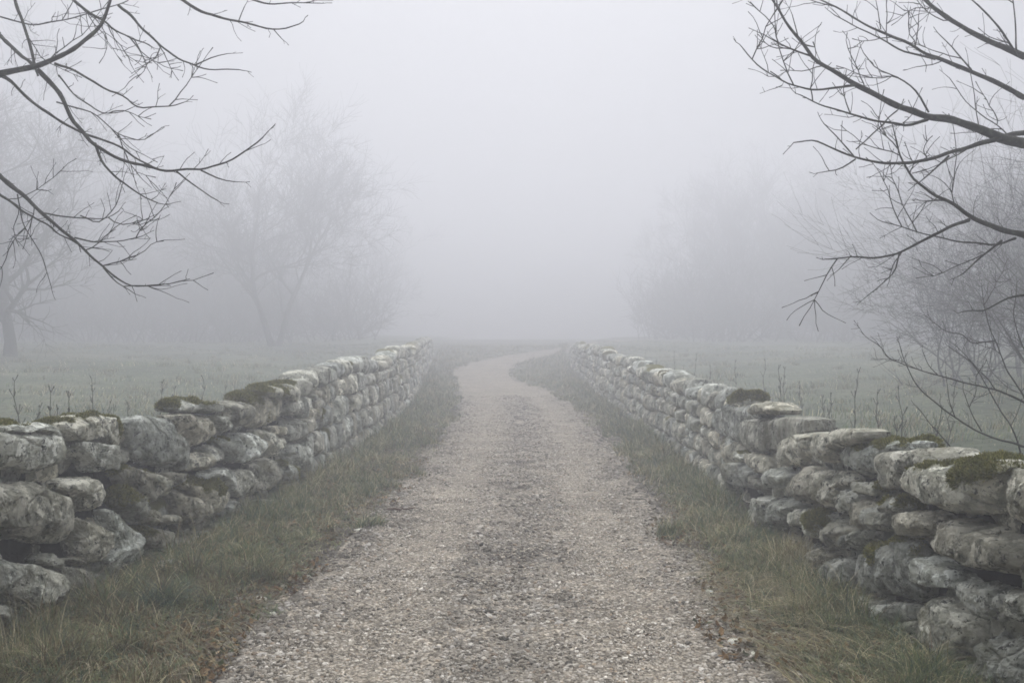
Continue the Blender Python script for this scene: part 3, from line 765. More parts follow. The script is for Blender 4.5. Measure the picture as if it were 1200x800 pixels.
GCOL = np.array([(.085, .118, .052), (.052, .086, .062), (.140, .165, .070), (.26, .235, .13), (.52, .46, .31), (.14, .095, .052)])
def gcol(rg, n, mixw):
    k = rg.choice(len(GCOL), n, p=np.array(mixw) / sum(mixw)); return GCOL[k] * rg.uniform(.7, 1.3, (n, 1))

def verge(side, n, seed):
    rg = np.random.default_rng(seed)
    y = ydist(3.0, 58, 1.35)(rg, n * 2)
    W = (wl(y) + .02) if side < 0 else (wr(y) - .02)
    u = rg.random(n * 2) ** .8                                      # 0 at wall, 1 at the lane
    span = np.abs(W - cx(y)) - 1.22 * hw(y) + .22 * noise3(np.stack([y * 2.0, 0 * y + side * 3, 0 * y], 1))
    x = W - side * -1 * 0 + (-side) * u * np.clip(span - .1, .1, 9)
    P = np.stack([x, y, 0 * y], 1)
    dens = .42 + 1.0 * fbm(P * 3.2, 3) - .38 * sstep(.6, 1, u) * (y < 18)
    keep = rg.random(n * 2) < np.clip(dens, .05, 1)
    x, y, u, P = x[keep], y[keep], u[keep], P[keep]; n = len(x)
    cl = fbm(P * 2.1 + 5, 2)
    tall = np.clip(.75 + .9 * fbm(P * 4.3 + 9, 2), .25, 1.8)
    h = (.06 + .15 * rg.random(n) ** 1.6) * tall * (1.15 - .55 * u)
    c = gcol(rg, n, [4, 3, 3, 2, .9, 1.2])
    strw = (cl > .25) & (rg.random(n) < .6); c[strw] = gcol(rg, strw.sum(), [0, 0, 2, 4, 2.5, 2])
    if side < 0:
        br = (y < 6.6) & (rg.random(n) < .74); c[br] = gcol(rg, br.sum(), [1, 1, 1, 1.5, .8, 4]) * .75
    wd = (.0011 + .0009 * rg.random(n)) * (1 + .10 * y)
    return blades('verge_grass', x, y, h * (1 + .012 * y), rg.uniform(.25, 1.25, n), wd, c, seed)
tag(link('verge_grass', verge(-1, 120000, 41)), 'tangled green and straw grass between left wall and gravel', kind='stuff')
tag(link('verge_grass', verge(1, 105000, 42)), 'tangled green and straw grass between right wall and gravel', kind='stuff')

def clumps(side, n, seed):
    rg = np.random.default_rng(seed); m = 34
    y = ydist(3.2, 34, 1.5)(rg, n); W = (wl(y) + .08) if side < 0 else (wr(y) - .08); u = rg.random(n) ** 1.7 * .8
    x = W - side * u * (np.abs(W - cx(y)) - 1.35); kind = rg.choice(3, n, p=[.5, .3, .2]); hh = rg.uniform(.10, .27, n) * (1.1 - .5 * u)
    X = np.repeat(x, m) + rg.normal(0, .028, n * m); Y = np.repeat(y, m) + rg.normal(0, .028, n * m)
    c = np.empty((n * m, 3)); kk = np.repeat(kind, m)
    for q, mx in enumerate(([4, 3, 3, .6, .3, .2], [.5, .3, 2, 4, 3, .6], [1, 5, 1, .3, .3, .2])):
        c[kk == q] = gcol(rg, (kk == q).sum(), mx)
    return blades('verge_grass', X, Y, np.repeat(hh, m) * rg.uniform(.5, 1.2, n * m), rg.uniform(.25, 1.5, n * m), rg.uniform(.001, .0018, n * m) * (1 + .07 * Y), c, seed, 5)
tag(link('verge_grass', clumps(-1, 620, 141)), 'longer grass clumps rooted against the left wall foot', kind='stuff')
tag(link('verge_grass', clumps(1, 560, 142)), 'longer grass clumps rooted against the right wall foot', kind='stuff')

def thatch(side, n, seed):                                              # matted, fallen dead grass
    rg = np.random.default_rng(seed); y = ydist(3.0, 14, 1.4)(rg, n)
    W = (wl(y) + .05) if side < 0 else (wr(y) - .05); u = rg.random(n)
    x = W - side * u * (np.abs(W - cx(y)) - 1.32)
    c = gcol(rg, n, [.5, .5, 1, 2.5, 1.6, 3])
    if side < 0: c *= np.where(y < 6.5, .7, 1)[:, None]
    return blades('dead_grass', x, y, rg.uniform(.08, .24, n), rg.uniform(1.3, 1.9, n), rg.uniform(.001, .0018, n), c, seed, 5, droop=1.02)
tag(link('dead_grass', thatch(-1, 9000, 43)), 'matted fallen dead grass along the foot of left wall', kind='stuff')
tag(link('dead_grass', thatch(1, 8000, 44)), 'matted fallen dead grass along the foot of right wall', kind='stuff')

# single tufts that stand out
def tuft(pxx, pyy, n, hh, spread, mixw, label, lean=(.3, 1.1), wd=.0016, seed=1, bright=1.0, name='grass_tuft', grp='standout grass tufts in the verges'):
    d = CH * F / (pyy - HZ); x = (pxx - 600) / F * d
    rg = np.random.default_rng(seed)
    xx = rg.normal(0, spread, n) + x; yy = rg.normal(0, spread, n) + d
    c = gcol(rg, n, mixw) * bright
    me = blades(name, xx, yy, hh * rg.uniform(.5, 1.15, n), rg.uniform(*lean, n), wd * rg.uniform(.7, 1.3, n), c, seed, 6)
    z0 = float(ground(np.array([x]), np.array([d]))[0]); me.transform(Matrix.Translation((-x, -d, -z0)))
    tag(link(name, me, loc=(x, d, z0)), label, 'grass tuft', grp)
tuft(188, 722, 420, .27, .06, [1, 6, 0, 0, .2, 0], 'dark blue green sedge tuft arching at foot of left wall', (.6, 1.5), .0024, 51, 1.0)
tuft(285, 684, 380, .20, .07, [3, 2, 3, 1.5, .5, 0], 'green grass tuft beside the sedge where left wall recedes', (.5, 1.3), .0018, 52)
tuft(932, 672, 420, .27, .06, [0, 0, .5, 3, 4, .5], 'tall bleached straw tuft against the right wall', (.1, .7), .0014, 53)
tuft(893, 690, 420, .17, .08, [0, 0, 1, 3, 3, 1], 'low straw coloured tuft spilling toward gravel on the right', (.8, 1.5), .0014, 54)
tuft(985, 722, 450, .22, .10, [3, 2, 3, 1.5, .6, 0], 'long green grass tuft below big pale stone of right wall', (.3, 1.2), .0015, 55)
tuft(1030, 760, 260, .17, .09, [3, 3, 1, 1, .4, 1], 'short dark green tuft at foot of right wall near corner', (.4, 1.3), .0017, 56)
tuft(820, 615, 350, .18, .065, [1, 0, 2, 3, 2, .5], 'pale straw tuft leaning on right wall farther up the lane', (.3, 1.2), .0016, 57)
tuft(25, 790, 120, .42, .12, [0, 0, 1, 3, 1.5, 2], 'sparse dry tuft with long stems at bottom left corner', (.1, .6), .0013, 58, .8)
tuft(345, 640, 300, .15, .1, [2, 1, 4, 2, .5, 0], 'yellowish green tuft on left verge', (.5, 1.3), .0017, 59)

# field grass
def field(side, n, seed):
    rg = np.random.default_rng(seed); y = rg.uniform(6, 62, n); 
    lat = 3.4 + rg.random(n) ** 1.3 * (10 + .7 * y)
    x = side * lat + (wl(y) if side < 0 else wr(y)) * .5
    P = np.stack([x, y, 0 * y], 1); k = np.clip(.55 + .9 * fbm(P * .9, 3), .12, 1.9)
    c = gcol(rg, n, [4, 3, 3, 1.6, .9, .5]) * 1.2
    return blades('field_grass', x, y, rg.uniform(.05, .16, n) * k, rg.uniform(.3, 1.2, n), rg.uniform(.0025, .006, n) * (1 + .02 * y), c, seed, 2)
tag(link('field_grass', field(-1, 75000, 45)), 'damp dull green pasture grass in the left field', kind='stuff')
tag(link('field_grass', field(1, 75000, 46)), 'damp dull green pasture grass in the right field', kind='stuff')

def tussocks(side, n, seed):
    rg = np.random.default_rng(seed); m = 46; y = rg.uniform(6, 50, n); lat = 3.3 + rg.random(n) ** 1.2 * (8 + .6 * y); x = side * lat + (wl(y) if side < 0 else wr(y)) * .4
    sp = np.repeat(rg.uniform(.05, .16, n), m); X = np.repeat(x, m) + rg.normal(0, 1, n * m) * sp; Y = np.repeat(y, m) + rg.normal(0, 1, n * m) * sp
    c = gcol(rg, n * m, [2, 2, 3, 3, 1.5, 1])
    return blades('field_grass', X, Y, np.repeat(rg.uniform(.12, .34, n), m) * rg.uniform(.5, 1.1, n * m), rg.uniform(.3, 1.2, n * m), rg.uniform(.003, .006, n * m), c, seed, 3)
tag(link('field_grass', tussocks(-1, 620, 145)), 'rough tussocks dotting the left field', kind='stuff')
tag(link('field_grass', tussocks(1, 620, 146)), 'rough tussocks dotting the right field', kind='stuff')

# fallen leaves
def leaves(side, n, seed):
    rg = np.random.default_rng(seed); y = ydist(3.2, 13, 1.9)(rg, n)
    W = (wl(y) + .03) if side < 0 else (wr(y) - .03); u = rg.random(n) ** 1.1
    x = W - side * u * (np.abs(W - cx(y)) - 1.30 + .3 * noise3(np.stack([y * 2.2, 0 * y + side, 0 * y], 1)))
    s = rg.uniform(.010, .030, n); a = rg.uniform(0, 2 * math.pi, n)
    z = ground(x, y) + rg.uniform(.004, .045, n)
    shp = np.array([(-1, 0, .15), (-.35, .5, .0), (.35, .45, .1), (1, 0, .3), (.35, -.45, .0), (-.35, -.5, .15), (0, 0, -.18)])
    V = shp[None] * rg.uniform(.8, 1.2, (n, 7, 1)) * s[:, None, None]; V[..., 2] *= rg.uniform(.3, 1.8, (n, 1))
    ti = rg.normal(0, .5, (n, 1)); X, Y, Z = V[..., 0], V[..., 1], V[..., 2]
    X, Z = X * np.cos(ti) - Z * np.sin(ti), X * np.sin(ti) + Z * np.cos(ti)
    ca, sa = np.cos(a)[:, None], np.sin(a)[:, None]
    W3 = np.stack([X * ca - Y * sa + x[:, None], X * sa + Y * ca + y[:, None], Z + z[:, None]], -1).reshape(-1, 3)
    f = np.array([(0, 1, 6), (1, 2, 6), (2, 3, 6), (3, 4, 6), (4, 5, 6), (5, 0, 6)])
    Fs = (f[None] + 7 * np.arange(n)[:, None, None]).reshape(-1, 3)
    pal = np.array([(.12, .075, .035), (.20, .125, .055), (.17, .10, .05), (.075, .05, .03), (.29, .23, .14), (.06, .07, .035)])
    c = pal[rg.choice(6, n, p=[.28, .18, .07, .27, .08, .12])] * rg.uniform(.7, 1.2, (n, 1))
    return make_mesh('fallen_leaves', W3, Fs, col=np.repeat(c, 7, 0), smooth=False, mat=M_LEAF)
def herbs(side, n, seed):
    rg = np.random.default_rng(seed); n0 = n; y = ydist(3.3, 16, 1.7)(rg, n); W = (wl(y) + .05) if side < 0 else (wr(y) - .05)
    x = W - side * rg.random(n) ** 1.2 * (np.abs(W - cx(y)) - 1.35); m = 9
    X, Y = np.repeat(x, m) + rg.normal(0, .02, n * m), np.repeat(y, m) + rg.normal(0, .02, n * m)
    pal = np.array([(.10, .13, .055), (.075, .105, .05), (.15, .16, .075)]); c = pal[rg.choice(3, n * m)] * rg.uniform(.7, 1.25, (n * m, 1))
    return blades('verge_weeds', X, Y, rg.uniform(.03, .10, n * m), rg.uniform(.8, 1.7, n * m), rg.uniform(.004, .010, n * m), c, seed, 3)
tag(link('verge_weeds', herbs(-1, 330, 147)), 'small broad leaved weeds among grass below left wall', kind='stuff')
tag(link('verge_weeds', herbs(1, 300, 148)), 'small broad leaved weeds among grass below right wall', kind='stuff')
tag(link('fallen_leaves', leaves(-1, 9500, 47)), 'brown leaf litter caught in grass below left wall', kind='stuff')
tag(link('fallen_leaves', leaves(1, 4200, 48)), 'brown leaf litter caught in grass below right wall', kind='stuff')

# ------------------------------------------------------------------ wood: tubes, branches, trees
class Tubes:
    def __init__(s): s.V, s.F, s.n = [], [], 0
    def add(s, P, r, k=5):
        P = np.asarray(P, float); r = np.asarray(r, float); m = len(P)
        T = np.gradient(P, axis=0); T /= np.linalg.norm(T, axis=1)[:, None] + 1e-12
        ref = np.array([.31, .53, .79]); A = np.cross(T, ref); A /= np.linalg.norm(A, axis=1)[:, None] + 1e-12; B = np.cross(T, A)
        th = np.arange(k) * 2 * math.pi / k
        ring = P[:, None] + r[:, None, None] * (A[:, None] * np.cos(th)[None, :, None] + B[:, None] * np.sin(th)[None, :, None])
        s.V.append(ring.reshape(-1, 3))
        i = np.arange(m - 1)[:, None] * k + np.arange(k)[None]; j = np.arange(m - 1)[:, None] * k + (np.arange(k)[None] + 1) % k
        s.F.append(np.stack([i, j, j + k, i + k], -1).reshape(-1, 4) + s.n); s.n += m * k
    def mesh(s, name, mat, off=(0, 0, 0)):
        return make_mesh(name, np.concatenate(s.V) - np.asarray(off), np.concatenate(s.F), mat=mat)

def resample(P, step):
    P = np.asarray(P, float); L = np.concatenate([[0], np.cumsum(np.linalg.norm(np.diff(P, axis=0), axis=1))])
    n = max(3, int(L[-1] / step)); t = np.linspace(0, L[-1], n)
    Q = np.stack([np.interp(t, L, P[:, k]) for k in range(3)], 1)
    Q[1:-1] = (Q[:-2] + 2 * Q[1:-1] + Q[2:]) / 4
    return Q, t

def unit(v): return v / (np.linalg.norm(v) + 1e-12)

def twig(T, rg, p, d, L, r, depth, upbias=.15, k=3):
    m = max(3, int(L / .03)) if L < .3 else 8
    P = [p]; dd = d.copy()
    for i in range(m):
        dd = unit(dd + rg.normal(0, .16, 3) + np.array([0, 0, upbias * .25])); P.append(P[-1] + dd * L / m)
    rr = np.linspace(r, r * .42, m + 1); rr[-1] = r * .75                   # a little bud at the tip
    T.add(P, rr, k)
    if depth > 0:
        nb = int(L / .055)
        for _ in range(nb):
            j = rg.integers(1, m); a = unit(np.cross(dd, rg.normal(size=3)))
            d2 = unit(unit(P[j + 1 if j < m else j] - P[j]) * .75 + a * .8)
            twig(T, rg, P[j], d2, L * rg.uniform(.18, .5), r * .68, depth - 1, upbias, 3)

def traced(T, pts, d0, d1, r0, r1, rg, spur=1.0, sub=1.0):
    """a bough drawn through photo points, leaning from distance d0 to d1; then twigs of its own"""
    n = len(pts); P = []
    L = np.concatenate([[0], np.cumsum([math.dist(pts[i], pts[i + 1]) for i in range(n - 1)])]); L /= L[-1]
    for (a, b), t in zip(pts, L): P.append(px(a, b, d0 + (d1 - d0) * t))
    Q, t = resample(P, .035)
    Q = Q + np.stack([noise3(np.stack([t * 9 + 7 * q, np.full(len(t), rg.random() * 50), 0 * t], 1)) for q in range(3)], 1) * .006
    tt = t / t[-1]; rr = r0 + (r1 - r0) * tt ** .75
    rr = rr * (1 + .12 * noise3(np.stack([t * 25, 0 * t, 0 * t + rg.random() * 30], 1)))
    T.add(Q, rr, 8 if r0 > .012 else 5)
    for i in range(2, len(Q) - 1):
        dirn = unit(Q[i + 1] - Q[i - 1]); 
        if rg.random() < .38 * spur:
            a = unit(np.cross(dirn, rg.normal(size=3))); a[1] *= .7
            twig(T, rg, Q[i], unit(dirn * .8 + a * .8 + np.array([0, 0, .15])), rg.uniform(.03, .15), .0022, 1 if rg.random() < .4 else 0)
        if rg.random() < .08 * sub:
            a = unit(np.cross(dirn, rg.normal(size=3)))
            twig(T, rg, Q[i], unit(dirn * .9 + a * .8), rg.uniform(.2, .5), .0036, 1)
    twig(T, rg, Q[-1], unit(Q[-1] - Q[-3]), .08, r1, 1)
    return Q

def roam(p, q, n, rg, amp=.08):
    t = np.linspace(0, 1, n)[:, None]; P = np.asarray(p) * (1 - t) + np.asarray(q) * t
    return P + rg.normal(0, amp, (n, 3)) * np.sin(t * math.pi)

def near_tree(label, base, top, rt, boughs, extra, seed, cat='tree'):
    rg = np.random.default_rng(seed); base = np.array(base, float)
    root = empty('bare_tree', tuple(base), label, cat)
    # trunk
    T = Tubes(); P = roam(base - [0, 0, .2], top, 14, rg, .05); Q, t = resample(P, .12); rr = np.linspace(rt, rt * .35, len(Q)); rr[:4] *= [1.5, 1.3, 1.15, 1.05]
    T.add(Q, rr, 14); link('trunk', T.mesh('trunk', M_BARK, base), root)
    trunk = Q
    for fam in boughs:                                                      # each family: main bough + side boughs = one branch part
        T = Tubes(); main = fam[0]
        pts, d0, d1, r0, r1 = main
        entry = px(*pts[0], d0)
        k = np.argmin(np.linalg.norm(trunk - (entry - np.array([0, 0, .5])), axis=1))
        dirn = px(*pts[1], d0 + (d1 - d0) * .1) - entry
        ctrl = entry - unit(dirn) * np.linalg.norm(entry - trunk[k]) * .45
        tt = np.linspace(0, 1, 12)[:, None]; B = (1 - tt) ** 2 * trunk[k] + 2 * tt * (1 - tt) * ctrl + tt ** 2 * entry
        T.add(B, np.linspace(r0 * 1.7, r0, 12), 8)
        for pts, d0, d1, r0, r1 in fam: traced(T, pts, d0, d1, r0, r1, rg)
        link('branch', T.mesh('branch', M_BARK, base), root)
    T = Tubes()                                                             # the rest of the crown, out of frame and above
    for _ in range(extra):
        k = rg.integers(len(trunk) // 3, len(trunk)); a = rg.uniform(0, 2 * math.pi)
        dv = unit(np.array([math.cos(a), math.sin(a) , rg.uniform(.3, 1.1)]))
        if dv[0] * np.sign(base[0]) < -.1 : dv[0] *= -1                     # keep the free ones outward
        grow(T, rg, trunk[k], dv, rg.uniform(1.2, 2.2), .035, 3)
    link('crown', T.mesh('crown', M_BARK, base), root)
    return root

def grow(T, rg, p, d, L, r, lev, up=.10, kids=(4, 7), rmin=.0022, spread=.85, wob=.13):
    m = 9 if lev > 1 else 6
    P = [np.asarray(p, float)]; dd = np.asarray(d, float); rr = [r]
    for i in range(m):
        dd = unit(dd + rg.normal(0, wob, 3) + np.array([0, 0, up * .3])); P.append(P[-1] + dd * L / m); rr.append(max(rmin * .6, r * (1 - .72 * (i + 1) / m)))
    T.add(P, rr, 7 if r > .05 else (4 if r > .012 else 3))
    if lev <= 0: return
    for _ in range(int(rg.integers(*kids)) + (2 if lev == 1 else 0)):
        j = int(rg.integers(2, m + 1)); a = unit(np.cross(dd, rg.normal(size=3)))
        loc = unit(P[j] - P[j - 1]); d2 = unit(loc * .8 + a * spread * rg.uniform(.6, 1.1) + np.array([0, 0, up]))
        grow(T, rg, P[j], d2, L * rg.uniform(.42, .75), max(rmin, rr[j] * rg.uniform(.55, .8)), lev - 1, up, kids, rmin, spread, wob)

LB = [
 [([(0,88),(44,79),(92,57),(122,26),(131,0),(134,-40)], 4.9, 4.8, .017, .006),
  ([(46,83),(70,109),(87,144),(105,166),(140,186),(184,199),(236,200),(271,188),(298,171),(307,160)], 4.88, 4.4, .013, .0028),
  ([(112,168),(122,192),(144,214),(168,232),(184,238)], 4.8, 4.6, .008, .0026),
  ([(236,200),(262,212),(276,213)], 4.5, 4.45, .0045, .0022),
  ([(203,199),(228,217),(254,236)], 4.55, 4.45, .0045, .0022),
  ([(66,74),(101,90),(131,107),(162,125),(188,128),(214,120)], 4.85, 4.6, .007, .0024),
  ([(70,90),(96,120),(120,134),(146,131),(153,127)], 4.85, 4.75, .005, .002)],
 [([(-6,86),(9,92),(31,114),(66,140),(96,155),(131,168),(158,184),(184,199)], 5.1, 4.8, .010, .004),
  ([(66,120),(109,131),(136,157),(166,166),(184,153)], 5.0, 4.9, .0045, .002)],
 [([(0,206),(26,228),(52,252),(87,280),(109,302),(136,326),(153,336),(182,335)], 5.3, 4.9, .014, .0026),
  ([(52,250),(87,254),(122,256),(140,247)], 5.2, 5.0, .005, .0022),
  ([(87,278),(114,284),(140,284),(166,277)], 5.1, 4.95, .0045, .0022),
  ([(122,314),(136,330),(158,345)], 5.0, 4.9, .004, .002),
  ([(22,228),(26,262),(50,300),(60,335)], 5.2, 5.1, .004, .002),
  ([(94,254),(118,262),(138,240),(144,215)], 5.1, 5.0, .004, .002)],
 [([(0,228),(26,246),(61,268),(92,287)], 5.6, 5.3, .008, .004)],
 [([(78,-6),(105,15),(131,31),(153,46),(175,53)], 5.2, 4.9, .010, .0026),
  ([(140,6),(162,28),(184,50),(210,68),(232,79),(249,82),(280,83)], 5.1, 4.7, .009, .0024),
  ([(228,77),(249,68),(266,64)], 4.9, 4.85, .004, .002),
  ([(153,46),(166,62),(172,80)], 5.0, 4.9, .004, .002)],
 [([(200,-10),(232,13),(263,24),(289,28),(315,35),(333,35),(351,28)], 4.9, 4.6, .010, .0028),
  ([(322,35),(330,46)], 4.7, 4.65, .003, .002),
  ([(287,-4),(315,5),(346,3),(374,4)], 4.9, 4.6, .006, .0022),
  ([(281,25),(287,8)], 4.8, 4.8, .003, .002)],
 [([(16,-10),(26,26),(37,57),(42,77)], 5.2, 5.0, .009, .008)],
 [([(0,40),(22,62),(39,78)], 5.3, 5.0, .011, .009),
  ([(0,20),(40,30),(90,20),(150,2)], 5.6, 5.4, .005, .003)],
]
RB = [
 [([(1200,168),(1174,162),(1147,151),(1112,140),(1086,136),(1056,127),(1025,112),(999,98),(972,81),(951,66),(933,44),(916,20),(900,-4)], 5.0, 4.6, .027, .0045),
  ([(1086,140),(1060,147),(1025,142),(994,133),(968,125),(938,112)], 4.8, 4.5, .009, .0026),
  ([(1001,101),(972,104),(946,105),(920,98),(898,83),(881,70),(870,57)], 4.7, 4.4, .0065, .0024),
  ([(951,66),(929,59),(896,42)], 4.65, 4.5, .0055, .0024),
  ([(1088,131),(1073,105),(1051,90),(1025,79),(1012,63)], 4.8, 4.7, .0055, .0022),
  ([(1003,175),(1025,153),(1051,131)], 4.6, 4.8, .003, .0035),
  ([(933,44),(928,18)], 4.6, 4.6, .003, .002),
  ([(903,84),(925,98),(908,103)], 4.5, 4.45, .003, .002)],
 [([(1170,162),(1165,164),(1130,173),(1104,182),(1069,190),(1038,192),(1003,186),(977,175),(955,164),(929,168)], 4.95, 4.5, .013, .0026),
  ([(1112,182),(1095,199),(1077,214)], 4.8, 4.7, .006, .0028),
  ([(1003,186),(985,198),(962,203)], 4.6, 4.5, .004, .0022),
  ([(1000,184),(985,165),(966,145)], 4.6, 4.5, .004, .0022)],
 [([(1200,114),(1174,101),(1139,85),(1099,70),(1069,55),(1042,42),(1016,31),(986,13),(957,-2)], 5.3, 4.9, .015, .0035),
  ([(1095,70),(1060,61),(1029,44),(1003,33),(977,18)], 5.1, 4.9, .007, .0024),
  ([(1139,83),(1117,57),(1101,42)], 5.1, 5.0, .005, .0024),
  ([(1072,56),(1075,30),(1076,18)], 5.1, 5.0, .0035, .002),
  ([(1032,36),(1025,0)], 5.0, 5.0, .003, .002)],
 [([(1200,66),(1174,55),(1139,39),(1112,24),(1091,9),(1078,-6)], 5.2, 5.0, .017, .010),
  ([(1191,66),(1174,39),(1156,18),(1134,-4)], 5.15, 5.0, .007, .0035),
  ([(1190,60),(1188,20),(1185,-6)], 5.15, 5.1, .005, .003)],
 [([(1200,276),(1174,269),(1143,258),(1117,241),(1091,225),(1069,210),(1051,179),(1047,149)], 5.1, 4.9, .017, .0028),
  ([(1191,280),(1165,287),(1130,284),(1095,278),(1060,267),(1034,260)], 5.1, 5.0, .007, .0024),
  ([(1134,258),(1104,271),(1077,284),(1051,297),(1025,302),(994,300),(968,303)], 5.0, 4.6, .010, .0028),
  ([(1174,282),(1152,297),(1128,321)], 5.05, 5.0, .007, .003),
  ([(1054,297),(1048,318),(1018,345)], 4.8, 4.7, .004, .0022),
  ([(998,300),(983,315)], 4.7, 4.7, .003, .002)],
 [([(1205,345),(1180,350),(1155,363),(1128,366)], 5.3, 5.1, .007, .0026)],
 [([(1187,162),(1152,136),(1130,118),(1112,92)], 5.3, 5.2, .004, .002),
  ([(1147,151),(1142,110),(1134,75)], 5.3, 5.2, .003, .002)],
]
near_tree('bare tree at left whose dark twigs hang over the left wall', (-4.9, 5.6, .3), (-4.5, 5.4, 6.4), .17, LB, 12, 61)
near_tree('bare tree at right whose thick dark boughs reach over the right wall', (4.9, 5.3, .3), (4.6, 5.1, 6.6), .19, RB, 8, 62)

# arching scrub behind the right wall
def shrub(label, base, stems, L, seed, aim, group=None, name='bare_shrub', lev=3, r=.02, fan=.62, rmin=.002, kids=(5, 8), mat=None):
    rg = np.random.default_rng(seed); base = np.array(base, float)
    base[2] = float(ground(base[:1], base[1:2])[0]) - .05
    root = empty(name, tuple(base), label, 'shrub', group)
    T = Tubes()
    for k in range(stems):
        d = unit(np.array(aim) + rg.normal(0, fan * .5, 3) + np.array([0, 0, .25]))
        grow(T, rg, base + rg.normal(0, .25, 3) * [1, 1, 0], d, L * rg.uniform(.65, 1.15), r * rg.uniform(.7, 1.1), lev, .07, kids, rmin, .7, .15)
    link('stems', T.mesh('stems', mat or M_BARK2, base), root)
shrub('tangle of bare arching stems behind the right wall', (7.3, 11.0, 0), 13, 2.4, 71, (-.4, 0, .9), r=.026, kids=(4, 7), mat=M_BARK)
shrub('tall thin-branched bare thicket behind the arching stems at right', (9.2, 13.5, 0), 13, 3.2, 72, (-.28, 0, 1), r=.034, rmin=.003, kids=(4, 7))
BB = [
 [([(1215,527),(1200,523),(1168,514),(1144,504),(1120,490),(1099,474),(1081,459),(1066,438),(1054,406)], 7.2, 6.7, .010, .0028),
  ([(1150,505),(1138,483),(1129,459)], 7.0, 6.9, .005, .0025),
  ([(1120,490),(1112,468),(1110,450)], 6.9, 6.85, .004, .0022)],
 [([(1215,478),(1200,471),(1168,456),(1132,449),(1099,439),(1063,430),(1042,420),(1028,403)], 7.3, 6.9, .010, .0026),
  ([(1099,439),(1088,428),(1083,415)], 7.0, 6.9, .004, .0022),
  ([(1168,456),(1140,425),(1112,405)], 7.2, 7.1, .005, .0024)],
 [([(1150,545),(1120,531),(1102,510),(1087,492),(1075,477)], 7.0, 6.8, .007, .0026)],
 [([(1196,530),(1192,516),(1183,495),(1168,474),(1150,440),(1135,420),(1120,405)], 7.4, 7.2, .007, .0026)],
 [([(1205,480),(1200,465),(1180,432),(1166,400),(1156,375),(1150,340)], 7.4, 7.3, .008, .0026),
  ([(1166,400),(1138,402),(1129,393),(1105,387),(1087,372)], 7.3, 7.1, .006, .0024)],
 [([(1212,430),(1195,400),(1188,370),(1192,335)], 7.4, 7.4, .007, .0026)],
]
near_tree('low dark bare bush leaning in from the right edge just above the wall top', (4.5, 7.4, .3), (4.45, 7.4, 1.5), .045, BB, 3, 63, 'shrub')
shrub('faint upright bare bush farthest right in the misty field', (14, 20, 0), 11, 3.6, 74, (-.2, 0, 1), r=.035, rmin=.004)

for k, (xx, d, hh) in enumerate([(1135, 21, 3.6), (1200, 24, 5.0), (1260, 17, 4.8)]):
    shrub(['misty bare scrub behind the tangle of arching stems', 'taller misty scrub at the right photo edge', 'tall bare scrub just outside the right edge', 'small faint scrub in the right field left of the thicket'][k],
          ((xx - 600) / F * d, d, 0), 9, hh * .66, 181 + k, (.1, 0, 1), r=.03, rmin=.004, fan=.9)

# ------------------------------------------------------------------ trees in the mist
def mist_tree_parts(seed, H, r0, forks, spread=.85, lev=4, rmin=.010):
    rg = np.random.default_rng(seed); T = Tubes(); K = Tubes()
    for f in range(forks):
        d = unit(np.array([(.42 * (-1) ** f if forks == 2 else rg.normal(0, .30 if forks > 1 else .06)), rg.normal(0, .15), 1.0]))
        P = [np.zeros(3) + np.array([rg.normal(0, .15 * (forks > 1)), 0, -.2])]; dd = d; rr = [r0 * 1.25]; m = 10
        for i in range(m):
            dd = unit(dd + rg.normal(0, .10, 3) + [0, 0, .05]); P.append(P[-1] + dd * H * .72 / m); rr.append(r0 * (1 - .8 * (i + 1) / m))
        T.add(P, rr, 9)
        for _ in range(13):
            j = int(rg.integers(2, m + 1)); a = rg.uniform(0, 2 * math.pi)
            d2 = unit(np.array([math.cos(a) * spread, math.sin(a) * spread, rg.uniform(.35, 1.0)]))
            grow(K, rg, P[j], d2, H * rg.uniform(.28, .45), rr[j] * rg.uniform(.45, .7), lev - 1, .10, (5, 8), rmin, .8, .13)
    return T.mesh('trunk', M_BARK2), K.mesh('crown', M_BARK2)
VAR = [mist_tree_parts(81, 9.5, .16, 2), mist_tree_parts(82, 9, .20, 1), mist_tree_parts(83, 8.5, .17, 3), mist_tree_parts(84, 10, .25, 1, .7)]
def mist_tree(v, xx, d, sc, rz, label, group=None, name='bare_tree'):
    x = (xx - 600) / F * d; z = float(ground(np.array([x]), np.array([float(d)]))[0])
    r = empty(name, (x, d, z), label, 'tree', group, rz); r.scale = (sc,) * 3
    for nm, me in zip(('trunk', 'crown'), VAR[v]): link(nm, me, r)
mist_tree(1, 12, 35, 1.08, .4, 'grey bare tree by the left photo edge, trunk fading in the fog')
mist_tree(0, 322, 52, 1.12, 0.15, 'wide forked bare tree standing in fog across the left field')
mist_tree(2, 232, 76, 1.2, 1.0, 'slender many-stemmed bare tree left of the wide forked one in fog')
mist_tree(2, 150, 74, 1.2, 2.3, 'misty bare tree between the left edge tree and the slender one')
mist_tree(3, 415, 82, 1.0, 2.0, 'faint bare tree right of the wide forked tree, nearest the lane on the left')
mist_tree(3, 75, 66, 1.1, 5.0, 'misty tall bare tree next to the left edge tree')
def undergrowth(side, lo, hi, n, seed):
    rg = np.random.default_rng(seed); T = Tubes()
    for _ in range(n):
        xx = rg.uniform(lo, hi); d = rg.uniform(60, 84); x = (xx - 600) / F * d; z = float(ground(np.array([x]), np.array([d]))[0]) - .1
        for _ in range(int(rg.integers(5, 9))):
            grow(T, rg, np.array([x + rg.normal(0, .8), d + rg.normal(0, .8), z]), unit(np.array([rg.normal(0, .5), rg.normal(0, .5), 1])), rg.uniform(1.2, 4.6) * min(1.1, .3 + abs(xx - 600) / 420), .05, 2, .1, (6, 10), .013, .9, .13)
    return T.mesh('undergrowth', M_BARK2)
